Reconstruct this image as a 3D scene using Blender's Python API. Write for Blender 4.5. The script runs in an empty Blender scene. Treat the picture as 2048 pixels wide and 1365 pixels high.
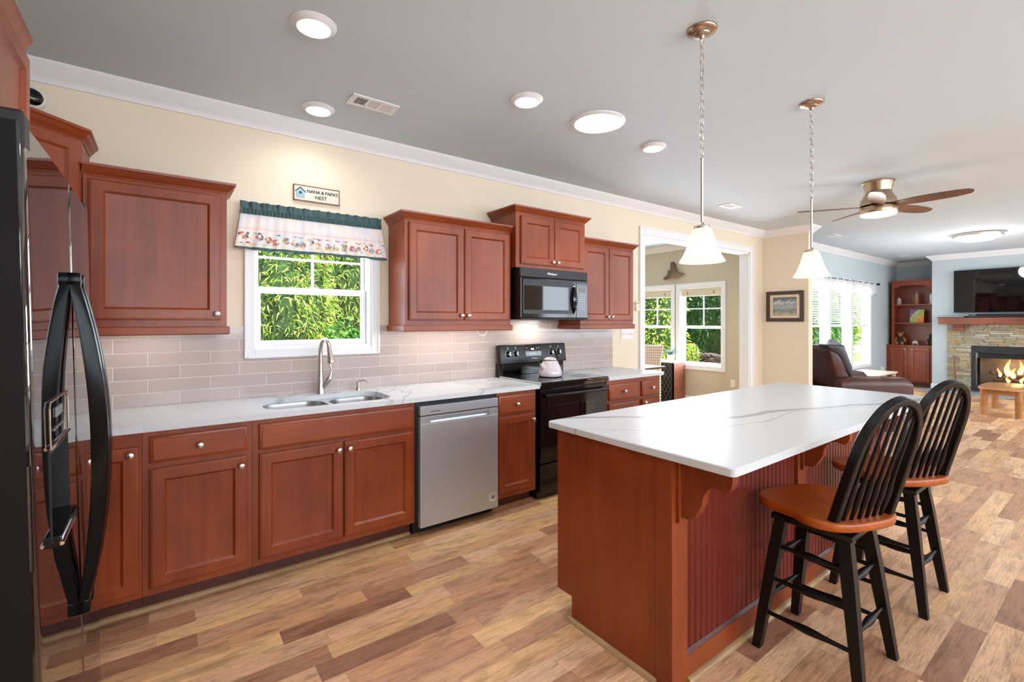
import bpy, bmesh, math, random
from mathutils import Vector, Matrix, noise
random.seed(7)
S = bpy.context.scene
COL = S.collection
PI = math.pi
# ---------------------------------------------------------------- camera, world, light
CAMH = 1.405
cam = bpy.data.objects.new('camera', bpy.data.cameras.new('camera'))
COL.objects.link(cam)
cam.data.sensor_width = 36.0
cam.data.sensor_fit = 'HORIZONTAL'
cam.data.lens = 939.7 / 2048 * 36.0
cam.data.shift_y = -(682.5 - 643) / 2048
cam.data.clip_start = 0.05
cam.data.clip_end = 200
cam.location = (0, 0, CAMH)
cam.rotation_euler = (PI / 2, 0, math.radians(53.44 - 90))
S.camera = cam
S.view_settings.view_transform = 'Standard'
S.view_settings.look = 'None'
S.view_settings.gamma = 1
S.view_settings.use_curve_mapping = False
S.view_settings.exposure = 0.03
S.cycles.use_denoising = True
S.cycles.max_bounces = 8
S.cycles.diffuse_bounces = 4
S.cycles.glossy_bounces = 4
S.cycles.transmission_bounces = 6
S.cycles.transparent_max_bounces = 8
S.cycles.sample_clamp_indirect = 6

wd = bpy.data.worlds.new('world')
S.world = wd
wd.use_nodes = True
bg = wd.node_tree.nodes['Background']
bg.inputs[0].default_value = (0.86, 0.93, 1.0, 1)
bg.inputs[1].default_value = 2.2


def lamp(name, kind, loc, power, color=(1, 1, 1), size=0.1, size_y=None, rot=(0, 0, 0), parent=None, spread=None):
    d = bpy.data.lights.new(name, kind)
    d.energy = power
    d.color = color
    if kind == 'AREA':
        d.size = size
        if size_y:
            d.shape = 'RECTANGLE'
            d.size_y = size_y
        if spread:
            d.spread = math.radians(spread)
    elif kind == 'SUN':
        d.angle = math.radians(size)
    elif kind == 'SPOT':
        d.shadow_soft_size = size
        d.spot_size = math.radians(spread or 150)
        d.spot_blend = 0.8
    else:
        d.shadow_soft_size = size
    o = bpy.data.objects.new(name, d)
    COL.objects.link(o)
    if parent:
        o.parent = parent
        o.location = Vector(loc) - parent.location
    else:
        o.location = loc
    o.rotation_euler = rot
    return o


W = 3.43          # inner face of the kitchen back wall
CEIL = 2.745
LW = -0.933       # inner face of the left wall
FRONT = -3.2      # wall behind the camera
DAY = (0.84, 0.96, 1.10)
WARM = (1.0, 0.88, 0.74)
lamp('sun', 'SUN', (6, 8, 12), 16.0, (1, 0.96, 0.88), 1.0, rot=(math.radians(30), math.radians(14), 0))
# fill lamps at unseen openings behind the camera, sized for light and cabinet sheen
lamp('fill_kitchen', 'AREA', (3.15, FRONT - 0.02, 1.85), 140, DAY, 6.8, 1.35, rot=(PI / 2, 0, 0), spread=140)
lamp('fill_living', 'AREA', (9.8, FRONT - 0.02, 1.7), 120, DAY, 4.0, 1.6, rot=(PI / 2, 0, 0), spread=140)
# daylight entering by the side windows
lamp('daylight_sink_window', 'AREA', (0.83, 3.60, 1.62), 7, DAY, 0.66, 0.85, rot=(-PI / 2, 0, 0))
lamp('daylight_living_windows', 'AREA', (10.3, 3.66, 1.3), 90, DAY, 3.0, 1.6, rot=(-PI / 2, 0, 0))
lamp('daylight_dining_windows', 'AREA', (7.46, 4.92, 1.35), 310, DAY, 1.5, 1.4, rot=(PI / 2, 0, PI / 2))

# ---------------------------------------------------------------- materials
def lin(c):
    c = c / 255.0
    return c / 12.92 if c <= 0.04045 else ((c + 0.055) / 1.055) ** 2.4


def rgb(r, g, b):
    return (lin(r), lin(g), lin(b), 1)


class NT:
    def __init__(s, name):
        s.m = bpy.data.materials.new(name)
        s.m.use_nodes = True
        s.t = s.m.node_tree
        s.b = s.t.nodes['Principled BSDF']
        s.o = s.t.nodes['Material Output']

    def n(s, typ, **kw):
        nd = s.t.nodes.new(typ)
        for k, v in kw.items():
            setattr(nd, k, v)
        return nd

    def l(s, a, b):
        s.t.links.new(a, b)

    def inp(s, nd, idx, v):
        if isinstance(v, (int, float, tuple)):
            nd.inputs[idx].default_value = v
        else:
            s.l(v, nd.inputs[idx])

    def math(s, op, a, b=0.0, c=None):
        nd = s.n('ShaderNodeMath', operation=op)
        s.inp(nd, 0, a)
        s.inp(nd, 1, b)
        if c is not None:
            s.inp(nd, 2, c)
        return nd.outputs[0]

    def coords(s, scale=(1, 1, 1), world=False):
        if world:
            g = s.n('ShaderNodeNewGeometry').outputs['Position']
        else:
            g = s.n('ShaderNodeTexCoord').outputs['Object']
        mp = s.n('ShaderNodeMapping')
        mp.inputs['Scale'].default_value = scale
        s.l(g, mp.inputs['Vector'])
        return mp.outputs[0]

    def noise(s, vec, scale, detail=4, rough=0.55, dist=0.0):
        nd = s.n('ShaderNodeTexNoise')
        s.l(vec, nd.inputs['Vector'])
        nd.inputs['Scale'].default_value = scale
        nd.inputs['Detail'].default_value = detail
        nd.inputs['Roughness'].default_value = rough
        nd.inputs['Distortion'].default_value = dist
        return nd.outputs[0]

    def ramp(s, fac, stops, interp='LINEAR'):
        nd = s.n('ShaderNodeValToRGB')
        cr = nd.color_ramp
        cr.interpolation = interp
        while len(cr.elements) < len(stops):
            cr.elements.new(0.5)
        for e, (p, c) in zip(cr.elements, stops):
            e.position = p
            e.color = c
        s.inp(nd, 0, fac)
        return nd.outputs[0]

    def mix(s, fac, a, b, mode='MIX'):
        nd = s.n('ShaderNodeMix', data_type='RGBA', blend_type=mode)
        s.inp(nd, 0, fac)
        s.inp(nd, 6, a)
        s.inp(nd, 7, b)
        return nd.outputs[2]

    def bump(s, h, strength=0.2, dist=0.01):
        nd = s.n('ShaderNodeBump')
        nd.inputs['Strength'].default_value = strength
        nd.inputs['Distance'].default_value = dist
        s.l(h, nd.inputs['Height'])
        s.l(nd.outputs[0], s.b.inputs['Normal'])

    def fin(s, color=None, rough=None, metal=None, coat=None, coatr=0.05, spec=None, ior=None):
        for k, v in (('Base Color', color), ('Roughness', rough), ('Metallic', metal), ('Coat Weight', coat),
                     ('Specular IOR Level', spec), ('IOR', ior)):
            if v is not None:
                s.inp(s.b, s.b.inputs.find(k), v)
        if coat:
            s.b.inputs['Coat Roughness'].default_value = coatr
        return s.m


def plain(name, c, rough=0.5, metal=0.0, var=0.06, vs=3.0, **kw):
    t = NT(name)
    nz = t.noise(t.coords(), vs, 3)
    a = tuple(max(0, x * (1 - var)) for x in c[:3]) + (1,)
    b = tuple(min(1, x * (1 + var)) for x in c[:3]) + (1,)
    col = t.ramp(nz, [(0.3, a), (0.7, b)])
    return t.fin(col, rough, metal, **kw)


def wood(name, dark, mid, light, scale=(14, 14, 1.2), rough=0.33, coat=0.25, blotch=2.2, spec=0.5, world=False):
    t = NT(name)
    v = t.coords(scale, world)
    g = t.noise(v, 1.6, 6, 0.6, 0.6)
    bl = t.noise(t.coords((1, 1, 1), world), blotch, 3, 0.5)
    c1 = t.ramp(g, [(0.3, dark), (0.55, mid), (0.8, light)])
    c2 = t.ramp(bl, [(0.35, dark), (0.65, light)])
    t.bump(g, 0.04, 0.004)
    return t.fin(t.mix(0.45, c1, c2), rough, 0, coat=coat, coatr=0.18, spec=spec)


CH_D, CH_M, CH_L = rgb(112, 44, 14), rgb(140, 59, 20), rgb(162, 76, 30)
M = {}
M['cherry'] = wood('cherry_wood', CH_D, CH_M, CH_L, coat=0.0, spec=0.55, rough=0.36)
M['cherry_h'] = wood('cherry_wood_across', CH_D, CH_M, CH_L, scale=(1.2, 14, 14), coat=0.0, spec=0.55, rough=0.36)
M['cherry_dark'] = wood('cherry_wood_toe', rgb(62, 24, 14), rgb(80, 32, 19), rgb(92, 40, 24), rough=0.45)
M['red_bead'] = wood('beadboard_red_paint', rgb(100, 30, 20), rgb(112, 36, 25), rgb(122, 42, 30), rough=0.36, blotch=1.2, coat=0.0, spec=0.35)
M['oak_trim'] = wood('pale_oak_trim', rgb(150, 115, 75), rgb(180, 145, 100), rgb(200, 168, 122), scale=(3, 3, 20), rough=0.5)
M['mantel'] = wood('mantel_wood', rgb(92, 46, 30), rgb(132, 72, 50), rgb(156, 92, 66), scale=(12, 1.0, 12), rough=0.5)
M['honey'] = wood('honey_oak', rgb(170, 112, 62), rgb(196, 138, 84), rgb(212, 158, 104), scale=(2, 12, 12), rough=0.35)
M['seat_wood'] = wood('stool_seat_wood', rgb(138, 58, 8), rgb(170, 78, 14), rgb(194, 98, 24), scale=(16, 1.6, 16), rough=0.36, coat=0.15, blotch=3)
M['walnut'] = wood('fan_blade_walnut', rgb(72, 46, 34), rgb(104, 70, 54), rgb(126, 90, 70), scale=(1.5, 18, 10), rough=0.4)
M['cream'] = plain('cream_wall_paint', rgb(236, 222, 199), 0.7, var=0.015, vs=1.5)
M['taupe'] = plain('taupe_wall_paint', rgb(196, 186, 162), 0.7, var=0.015, vs=1.5)
M['blue'] = plain('pale_blue_wall_paint', rgb(190, 202, 206), 0.7, var=0.015, vs=1.5)
M['ceiling'] = plain('ceiling_paint', rgb(204, 217, 225), 0.85, var=0.01, vs=2)
M['white'] = plain('white_trim_paint', rgb(236, 237, 238), 0.4, var=0.01)
M['vinyl'] = plain('white_vinyl', rgb(242, 243, 244), 0.35, var=0.01)
M['white_plastic'] = plain('white_plastic', rgb(238, 236, 232), 0.4, var=0.02)
M['ivory'] = plain('ivory_plastic', rgb(236, 228, 206), 0.4, var=0.02)
M['black'] = plain('black_satin', rgb(14, 14, 15), 0.35, var=0.1)
M['black_matt'] = plain('black_matt', rgb(18, 18, 19), 0.6, var=0.1)
M['stool_black'] = plain('stool_black_paint', rgb(12, 10, 10), 0.38, var=0.12, spec=0.35)
M['charcoal'] = plain('charcoal_metal', rgb(48, 49, 52), 0.5, 0.3, var=0.06)
M['black_gloss'] = plain('black_gloss_enamel', rgb(8, 8, 9), 0.08, var=0.1, spec=0.5)
M['black_glass'] = plain('black_glass', rgb(5, 5, 6), 0.03, var=0.05, spec=0.6)
M['handle_black'] = plain('handle_black', rgb(7, 7, 8), 0.16, var=0.1, spec=0.14)
M['nickel'] = plain('satin_nickel', rgb(205, 198, 190), 0.28, 1.0, var=0.04, vs=20)
M['bronze'] = plain('brushed_bronze', rgb(176, 152, 134), 0.3, 1.0, var=0.06, vs=12)
M['brass_fan'] = plain('brushed_champagne', rgb(188, 164, 138), 0.28, 1.0, var=0.05, vs=12)
M['chrome'] = plain('chrome', rgb(225, 226, 228), 0.08, 1.0, var=0.02)
M['iron'] = plain('rusty_iron', rgb(62, 54, 48), 0.7, 0.4, var=0.25, vs=12)
M['leather'] = plain('brown_leather', rgb(80, 42, 30), 0.36, var=0.2, vs=5, spec=0.4)
M['leather_dark'] = plain('dark_leather', rgb(44, 40, 42), 0.35, var=0.2, vs=5)
M['teal'] = plain('teal_cloth', rgb(72, 98, 100), 0.85, var=0.18, vs=40)
M['cord_white'] = plain('white_cord', rgb(240, 240, 238), 0.5)
M['text_dark'] = plain('dark_lettering', rgb(58, 46, 40), 0.6)
M['text_white'] = plain('white_lettering', rgb(228, 230, 232), 0.5)
M['sign_face'] = plain('cream_sign_face', rgb(240, 226, 208), 0.6, var=0.04, vs=25)
M['sign_edge'] = plain('brown_sign_rim', rgb(140, 86, 60), 0.6, var=0.1)
M['birdhouse'] = plain('birdhouse_blue', rgb(150, 190, 202), 0.6, var=0.06)
M['mat_board'] = plain('beige_mat_board', rgb(226, 208, 182), 0.7, var=0.03)
M['frame_wood'] = wood('dark_picture_frame', rgb(50, 32, 24), rgb(66, 44, 34), rgb(84, 58, 46), rough=0.4)
M['drift'] = wood('driftwood', rgb(70, 48, 38), rgb(108, 80, 64), rgb(140, 110, 90), scale=(8, 20, 20), rough=0.8, coat=0.0)
M['bark'] = wood('bark', rgb(52, 40, 30), rgb(82, 64, 48), rgb(104, 84, 64), scale=(10, 10, 2), rough=0.9, coat=0.0)
M['cream_paint'] = plain('cream_table_paint', rgb(232, 218, 188), 0.5, var=0.03)
M['slate'] = plain('hearth_slate', rgb(150, 156, 158), 0.6, var=0.15, vs=6)
M['firebrick'] = plain('pale_firebrick', rgb(150, 142, 130), 0.8, var=0.2, vs=6)
M['soil'] = plain('lawn', rgb(96, 112, 66), 0.9, var=0.25, vs=4)
M['rock'] = plain('dark_mulch', rgb(70, 62, 58), 0.9, var=0.4, vs=9)
M['stein'] = plain('stoneware_brown', rgb(150, 112, 78), 0.45, var=0.45, vs=28)
M['stein_grey'] = plain('stoneware_grey', rgb(168, 160, 146), 0.45, var=0.35, vs=28)
M['plush'] = plain('brown_plush', rgb(160, 120, 78), 0.95, var=0.25, vs=20)
M['plush_dark'] = plain('dark_cloth', rgb(58, 44, 38), 0.9, var=0.3, vs=20)
M['pottery'] = plain('white_pottery', rgb(226, 220, 212), 0.5, var=0.05)
M['blind'] = plain('blind_slat', rgb(228, 228, 226), 0.5, var=0.02)
M['blind_beige'] = plain('roman_shade_linen', rgb(214, 202, 172), 0.8, var=0.04, vs=20)
M['clip'] = plain('shade_clip', rgb(150, 142, 120), 0.6)
M['agave'] = plain('agave_leaf', rgb(78, 108, 98), 0.5, var=0.2, vs=10)
M['grey_fabric'] = plain('grey_fabric', rgb(120, 122, 120), 0.7, var=0.2, vs=10)
M['beige_top'] = plain('beige_side_table', rgb(214, 200, 180), 0.5, var=0.04)
M['mesh_grey'] = plain('shovel_mesh', rgb(96, 92, 78), 0.7, 0.5, var=0.35, vs=60)


def emit(name, c, strength):
    t = NT(name)
    t.b.inputs['Base Color'].default_value = (0.8, 0.8, 0.8, 1)
    t.b.inputs['Emission Color'].default_value = c
    t.b.inputs['Emission Strength'].default_value = strength
    return t.m


M['lens'] = emit('light_lens', (1, 0.98, 0.95, 1), 9)
M['fan_lens'] = emit('fan_light_lens', (1, 0.93, 0.78, 1), 2.0)
M['bulb'] = emit('warm_bulb', (1, 0.86, 0.62, 1), 6)
M['clock'] = emit('blue_clock_digits', (0.55, 0.7, 1, 1), 3)
M['ember'] = emit('glowing_embers', (1, 0.16, 0.06, 1), 1.6)


def glass_mat():
    t = NT('window_glass')
    tr = t.n('ShaderNodeBsdfTransparent')
    gl = t.n('ShaderNodeBsdfGlossy')
    gl.inputs['Roughness'].default_value = 0.0
    fr = t.n('ShaderNodeFresnel')
    fr.inputs[0].default_value = 1.12
    mx = t.n('ShaderNodeMixShader')
    g = t.n('ShaderNodeNewGeometry')
    t.l(t.math('MULTIPLY', fr.outputs[0], t.math('SUBTRACT', 1.0, g.outputs['Backfacing'])), mx.inputs[0])
    t.l(tr.outputs[0], mx.inputs[1])
    t.l(gl.outputs[0], mx.inputs[2])
    t.l(mx.outputs[0], t.o.inputs[0])
    return t.m


M['glass'] = glass_mat()


def shade_mat():
    t = NT('frosted_shade_glass')
    d = t.n('ShaderNodeBsdfDiffuse')
    d.inputs[0].default_value = rgb(250, 240, 226)
    tl = t.n('ShaderNodeBsdfTranslucent')
    tl.inputs[0].default_value = rgb(255, 240, 218)
    mx = t.n('ShaderNodeMixShader')
    mx.inputs[0].default_value = 0.6
    t.l(d.outputs[0], mx.inputs[1])
    t.l(tl.outputs[0], mx.inputs[2])
    em = t.n('ShaderNodeEmission')
    em.inputs[0].default_value = (1, 0.86, 0.68, 1)
    em.inputs[1].default_value = 0.12
    ad = t.n('ShaderNodeAddShader')
    t.l(mx.outputs[0], ad.inputs[0])
    t.l(em.outputs[0], ad.inputs[1])
    t.l(ad.outputs[0], t.o.inputs[0])
    return t.m


M['shade'] = shade_mat()


def sheer_mat():
    t = NT('sheer_white_lace')
    d = t.n('ShaderNodeBsdfDiffuse')
    d.inputs[0].default_value = rgb(245, 245, 245)
    tl = t.n('ShaderNodeBsdfTranslucent')
    tl.inputs[0].default_value = rgb(245, 245, 245)
    tr = t.n('ShaderNodeBsdfTransparent')
    mx = t.n('ShaderNodeMixShader')
    mx.inputs[0].default_value = 0.5
    t.l(d.outputs[0], mx.inputs[1])
    t.l(tl.outputs[0], mx.inputs[2])
    nz = t.noise(t.coords(), 45, 2)
    f = t.ramp(nz, [(0.4, (0.08, 0.08, 0.08, 1)), (0.7, (0.45, 0.45, 0.45, 1))])
    m2 = t.n('ShaderNodeMixShader')
    t.l(f, m2.inputs[0])
    t.l(mx.outputs[0], m2.inputs[1])
    t.l(tr.outputs[0], m2.inputs[2])
    t.l(m2.outputs[0], t.o.inputs[0])
    return t.m


M['sheer'] = sheer_mat()


def floor_mat():
    t = NT('wood_plank_vinyl')
    pos = t.n('ShaderNodeNewGeometry').outputs['Position']
    sp = t.n('ShaderNodeSeparateXYZ')
    t.l(pos, sp.inputs[0])
    x, y = sp.outputs[0], sp.outputs[1]
    PW, PL = 0.106, 0.60
    row = t.math('FLOOR', t.math('DIVIDE', y, PW))
    wn = t.n('ShaderNodeTexWhiteNoise', noise_dimensions='1D')
    t.l(row, wn.inputs['W'])
    xo = t.math('ADD', t.math('DIVIDE', x, PL), t.math('MULTIPLY', wn.outputs['Value'], 7.3))
    colm = t.math('FLOOR', xo)
    cb = t.n('ShaderNodeCombineXYZ')
    t.l(row, cb.inputs[0])
    t.l(colm, cb.inputs[1])
    w2 = t.n('ShaderNodeTexWhiteNoise', noise_dimensions='2D')
    t.l(cb.outputs[0], w2.inputs['Vector'])
    rnd = w2.outputs['Value']
    base = t.ramp(rnd, [(0.0, rgb(158, 112, 88)), (0.2, rgb(214, 166, 128)), (0.42, rgb(238, 198, 158)),
                        (0.6, rgb(186, 136, 106)), (0.78, rgb(242, 202, 148)), (1.0, rgb(206, 156, 116))])
    # grain, offset for every plank
    off = t.n('ShaderNodeCombineXYZ')
    t.l(t.math('MULTIPLY', rnd, 37.0), off.inputs[0])
    t.l(t.math('MULTIPLY', rnd, 11.0), off.inputs[2])
    va = t.n('ShaderNodeVectorMath', operation='ADD')
    t.l(pos, va.inputs[0])
    t.l(off.outputs[0], va.inputs[1])
    mp = t.n('ShaderNodeMapping')
    mp.inputs['Scale'].default_value = (5.5, 85, 1)
    t.l(va.outputs[0], mp.inputs[0])
    g = t.noise(mp.outputs[0], 2.0, 8, 0.65, 0.8)
    mp2 = t.n('ShaderNodeMapping')
    mp2.inputs['Scale'].default_value = (3.4, 15, 1)
    t.l(va.outputs[0], mp2.inputs[0])
    b = t.noise(mp2.outputs[0], 1.3, 5, 0.6, 0.4)
    gm = t.ramp(g, [(0.3, (0.44, 0.36, 0.34, 1)), (0.47, (0.98, 0.96, 0.94, 1)), (0.66, (1.26, 1.24, 1.2, 1))])
    bm = t.ramp(b, [(0.32, (0.5, 0.44, 0.43, 1)), (0.5, (1, 0.98, 0.96, 1)), (0.75, (1.18, 1.15, 1.08, 1))])
    c = t.mix(0.8, base, gm, 'MULTIPLY')
    c = t.mix(0.75, c, bm, 'MULTIPLY')
    fy = t.math('FRACT', t.math('DIVIDE', y, PW))
    fx = t.math('FRACT', xo)
    ey = t.math('LESS_THAN', t.math('MINIMUM', fy, t.math('SUBTRACT', 1.0, fy)), 0.008)
    ex = t.math('LESS_THAN', t.math('MINIMUM', fx, t.math('SUBTRACT', 1.0, fx)), 0.0025)
    e = t.math('MAXIMUM', ey, ex)
    c = t.mix(t.math('MULTIPLY', e, 0.22), c, rgb(92, 62, 44))
    t.bump(g, 0.08, 0.003)
    return t.fin(c, t.ramp(b, [(0.3, (0.36, 0.36, 0.36, 1)), (0.7, (0.5, 0.5, 0.5, 1))]), 0, spec=0.45)


M['floor'] = floor_mat()


def tile_mat():
    t = NT('subway_tile')
    pos = t.n('ShaderNodeNewGeometry').outputs['Position']
    sp = t.n('ShaderNodeSeparateXYZ')
    t.l(pos, sp.inputs[0])
    x = t.math('ADD', sp.outputs[0], t.math('MULTIPLY', sp.outputs[1], 1.0))
    z = t.math('SUBTRACT', sp.outputs[2], 0.914)
    TW, TH = 0.3065, 0.0772
    r = t.math('FLOOR', t.math('DIVIDE', z, TH))
    half = t.math('MULTIPLY', t.math('MODULO', r, 2.0), 0.5)
    u = t.math('ADD', t.math('DIVIDE', t.math('SUBTRACT', x, 3.43 - 0.235), TW), half)
    fu = t.math('FRACT', u)
    fz = t.math('FRACT', t.math('DIVIDE', z, TH))
    du = t.math('MULTIPLY', t.math('MINIMUM', fu, t.math('SUBTRACT', 1.0, fu)), TW)
    dz = t.math('MULTIPLY', t.math('MINIMUM', fz, t.math('SUBTRACT', 1.0, fz)), TH)
    d = t.math('MINIMUM', du, dz)
    edge = t.ramp(t.math('MULTIPLY', d, 100.0), [(0.10, (1, 1, 1, 1)), (0.16, (0, 0, 0, 1))])
    cb = t.n('ShaderNodeCombineXYZ')
    t.l(r, cb.inputs[0])
    t.l(t.math('FLOOR', u), cb.inputs[1])
    w2 = t.n('ShaderNodeTexWhiteNoise', noise_dimensions='2D')
    t.l(cb.outputs[0], w2.inputs['Vector'])
    base = t.ramp(w2.outputs['Value'], [(0, rgb(184, 169, 163)), (1, rgb(193, 178, 171))])
    c = t.mix(edge, base, rgb(236, 228, 220))
    bh = t.ramp(t.math('MULTIPLY', d, 100.0), [(0.08, (0, 0, 0, 1)), (0.45, (1, 1, 1, 1))])
    wav = t.noise(pos, 9, 2)
    hh = t.math('ADD', bh, t.math('MULTIPLY', wav, 0.5))
    t.bump(hh, 0.35, 0.004)
    return t.fin(c, 0.12, 0, spec=0.5)


M['tile'] = tile_mat()


def quartz(name, veins=None):
    t = NT(name)
    pos = t.n('ShaderNodeNewGeometry').outputs['Position']
    n1 = t.noise(pos, 0.55, 4, 0.6, 1.2)
    v1 = t.math('ABSOLUTE', t.math('SUBTRACT', n1, 0.5))
    m1 = t.ramp(v1, [(0.0, (0.5, 0.5, 0.5, 1)), (0.009, (0.25, 0.25, 0.25, 1)), (0.016, (0, 0, 0, 1))])
    n2 = t.noise(pos, 2.2, 5, 0.6, 1.5)
    v2 = t.math('ABSOLUTE', t.math('SUBTRACT', n2, 0.52))
    m2 = t.ramp(v2, [(0.0, (0.14, 0.14, 0.14, 1)), (0.012, (0, 0, 0, 1))])
    f = t.math('MAXIMUM', m1, m2)
    if veins:
        f = t.math('MULTIPLY', m2, 0.7)
        sp = t.n('ShaderNodeSeparateXYZ')
        t.l(pos, sp.inputs[0])
        x, y = sp.outputs[0], sp.outputs[1]
        wob = t.math('MULTIPLY', t.math('SUBTRACT', t.noise(pos, 5, 4), 0.5), 0.06)
        for pts, half, amp in veins:
            # piecewise-linear centre line y(x), read from a float curve
            fc = t.n('ShaderNodeFloatCurve')
            cv = fc.mapping.curves[0]
            xs = [p[0] for p in pts]
            while len(cv.points) < len(pts):
                cv.points.new(0.5, 0.5)
            for cp, p in zip(cv.points, pts):
                cp.location = ((p[0] - 1.4) / 3.0, (p[1] - 0.6) / 1.4)
            fc.mapping.update()
            t.l(t.math('DIVIDE', t.math('SUBTRACT', x, 1.4), 3.0), fc.inputs['Value'])
            yc = t.math('ADD', t.math('MULTIPLY', fc.outputs[0], 1.4), 0.6)
            dd = t.math('ABSOLUTE', t.math('SUBTRACT', t.math('ADD', y, wob), yc))
            wn = t.math('MULTIPLY', t.noise(pos, 2.6, 3), half * 2)
            k = t.ramp(t.math('DIVIDE', dd, wn), [(0.55, (amp, amp, amp, 1)), (1.0, (0, 0, 0, 1))])
            f = t.math('MAXIMUM', f, k)
    c = t.mix(f, rgb(212, 215, 218), rgb(132, 134, 139))
    return t.fin(c, 0.26, 0, spec=0.2)


M['quartz'] = quartz('white_quartz')
M['quartz_isl'] = quartz('white_quartz_grey_vein', [
    ([(1.4, 1.86), (1.75, 1.69), (1.99, 1.50), (2.13, 1.33), (2.37, 1.24), (2.69, 1.20), (3.03, 1.08), (3.22, 1.02), (3.6, 0.88), (4.3, 0.8)], 0.030, 0.62),
    ([(1.4, 1.7), (2.3, 1.12), (2.75, 1.13), (3.05, 1.02), (3.3, 0.96), (3.7, 0.84), (4.3, 0.7)], 0.006, 0.5)])


def steel():
    t = NT('brushed_stainless')
    v = t.coords((1, 1, 90))
    g = t.noise(v, 3, 3)
    c = t.ramp(g, [(0.3, rgb(190, 200, 208)), (0.7, rgb(200, 210, 218))])
    tg = t.n('ShaderNodeTangent', direction_type='RADIAL', axis='Z')
    t.l(tg.outputs[0], t.b.inputs['Tangent'])
    t.b.inputs['Anisotropic'].default_value = 0.8
    t.b.inputs['Anisotropic Rotation'].default_value = 0.0
    return t.fin(c, 0.36, 0.66)


M['steel'] = steel()
M['sink_steel'] = plain('satin_sink_steel', rgb(176, 174, 172), 0.3, 1.0, var=0.03, vs=20)


def fridge_black():
    t = NT('fridge_black_gloss')
    n1 = t.noise(t.coords((2.2, 2.2, 2.6)), 1.6, 1, 0.4)
    t.bump(n1, 0.09, 0.02)
    return t.fin((0.006, 0.006, 0.007, 1), 0.03, 0, spec=0.9, ior=1.7)


M['fridge'] = fridge_black()
M['fridge_side'] = plain('fridge_black_side', rgb(18, 16, 16), 0.5, var=0.12, vs=3, spec=0.15)


def print_cloth():
    # valance body: pale cloth with a printed band of little farm motifs above the hem (object z is height)
    t = NT('printed_valance_cloth')
    co = t.n('ShaderNodeTexCoord').outputs['Object']
    sp = t.n('ShaderNodeSeparateXYZ')
    t.l(co, sp.inputs[0])
    x, z = sp.outputs[0], sp.outputs[2]
    cb = t.n('ShaderNodeCombineXYZ')
    t.l(x, cb.inputs[0])
    t.l(z, cb.inputs[1])
    cloud = t.ramp(t.noise(cb.outputs[0], 7, 3), [(0.4, rgb(244, 232, 226)), (0.62, rgb(224, 226, 234))])
    vo = t.n('ShaderNodeTexVoronoi', voronoi_dimensions='2D')
    vo.inputs['Scale'].default_value = 19
    vo.inputs['Randomness'].default_value = 0.6
    t.l(cb.outputs[0], vo.inputs['Vector'])
    vf = t.n('ShaderNodeTexVoronoi', voronoi_dimensions='2D')
    vf.inputs['Scale'].default_value = 62
    t.l(cb.outputs[0], vf.inputs['Vector'])
    sc = t.n('ShaderNodeSeparateColor')
    t.l(vf.outputs['Color'], sc.inputs[0])
    pal = t.ramp(sc.outputs[0], [(0.0, rgb(206, 84, 66)), (0.16, rgb(70, 66, 66)), (0.3, rgb(232, 200, 150)), (0.44, rgb(170, 186, 200)),
                                 (0.6, rgb(244, 238, 232)), (0.76, rgb(150, 160, 120)), (0.9, rgb(214, 120, 96))], 'CONSTANT')
    blob = t.math('LESS_THAN', vo.outputs['Distance'], 0.43)
    b0 = t.math('MULTIPLY', t.math('GREATER_THAN', z, 0.035), t.math('LESS_THAN', z, 0.108))
    c = t.mix(t.math('MULTIPLY', blob, t.math('MULTIPLY', b0, 0.9)), cloud, pal)
    green = t.ramp(sc.outputs[1], [(0.0, rgb(196, 208, 160)), (0.5, rgb(238, 226, 190)), (1.0, rgb(226, 190, 150))])
    low = t.math('MULTIPLY', t.math('LESS_THAN', z, 0.04), t.math('GREATER_THAN', sc.outputs[2], 0.45))
    c = t.mix(t.math('MULTIPLY', low, 0.7), c, green)
    band = t.math('MULTIPLY', t.math('GREATER_THAN', z, 0.125), t.math('LESS_THAN', z, 0.14))
    c = t.mix(t.math('MULTIPLY', band, 0.35), c, rgb(226, 188, 168))
    return t.fin(c, 0.9, 0, spec=0.2)


M['valance'] = print_cloth()


def art_mat(name, kind):
    t = NT(name)
    co = t.n('ShaderNodeTexCoord').outputs['Generated']
    n1 = t.noise(co, 3.2 if kind else 7, 5, 0.6, 0.5)
    if kind:
        sp = t.n('ShaderNodeSeparateXYZ')
        t.l(co, sp.inputs[0])
        # generated y runs right-to-left as seen, z up: purple top-left, green diagonal, orange bottom-right
        u = t.math('SUBTRACT', 1.0, sp.outputs[1])
        f = t.math('ADD', t.math('MULTIPLY', t.math('SUBTRACT', u, sp.outputs[2]), 0.5), t.math('MULTIPLY', t.math('SUBTRACT', n1, 0.5), 0.45))
        f = t.math('ADD', f, 0.5)
        c = t.ramp(f, [(0.0, rgb(128, 88, 150)), (0.27, rgb(140, 96, 158)), (0.33, rgb(224, 208, 130)), (0.45, rgb(150, 190, 96)),
                       (0.6, rgb(186, 196, 110)), (0.68, rgb(236, 150, 80)), (1.0, rgb(232, 120, 60))])
    else:
        sp = t.n('ShaderNodeSeparateXYZ')
        t.l(co, sp.inputs[0])
        f = t.math('ADD', sp.outputs[2], t.math('MULTIPLY', t.math('SUBTRACT', n1, 0.5), 0.7))
        c = t.ramp(f, [(0.05, rgb(188, 176, 164)), (0.25, rgb(120, 122, 116)), (0.45, rgb(168, 178, 180)), (0.6, rgb(136, 150, 156)),
                       (0.72, rgb(210, 204, 196)), (0.84, rgb(118, 128, 136)), (0.95, rgb(96, 110, 120))])
    return t.fin(c, 0.4, 0)


M['art'] = art_mat('landscape_print', 0)
M['painting'] = art_mat('abstract_canvas', 1)


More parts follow.
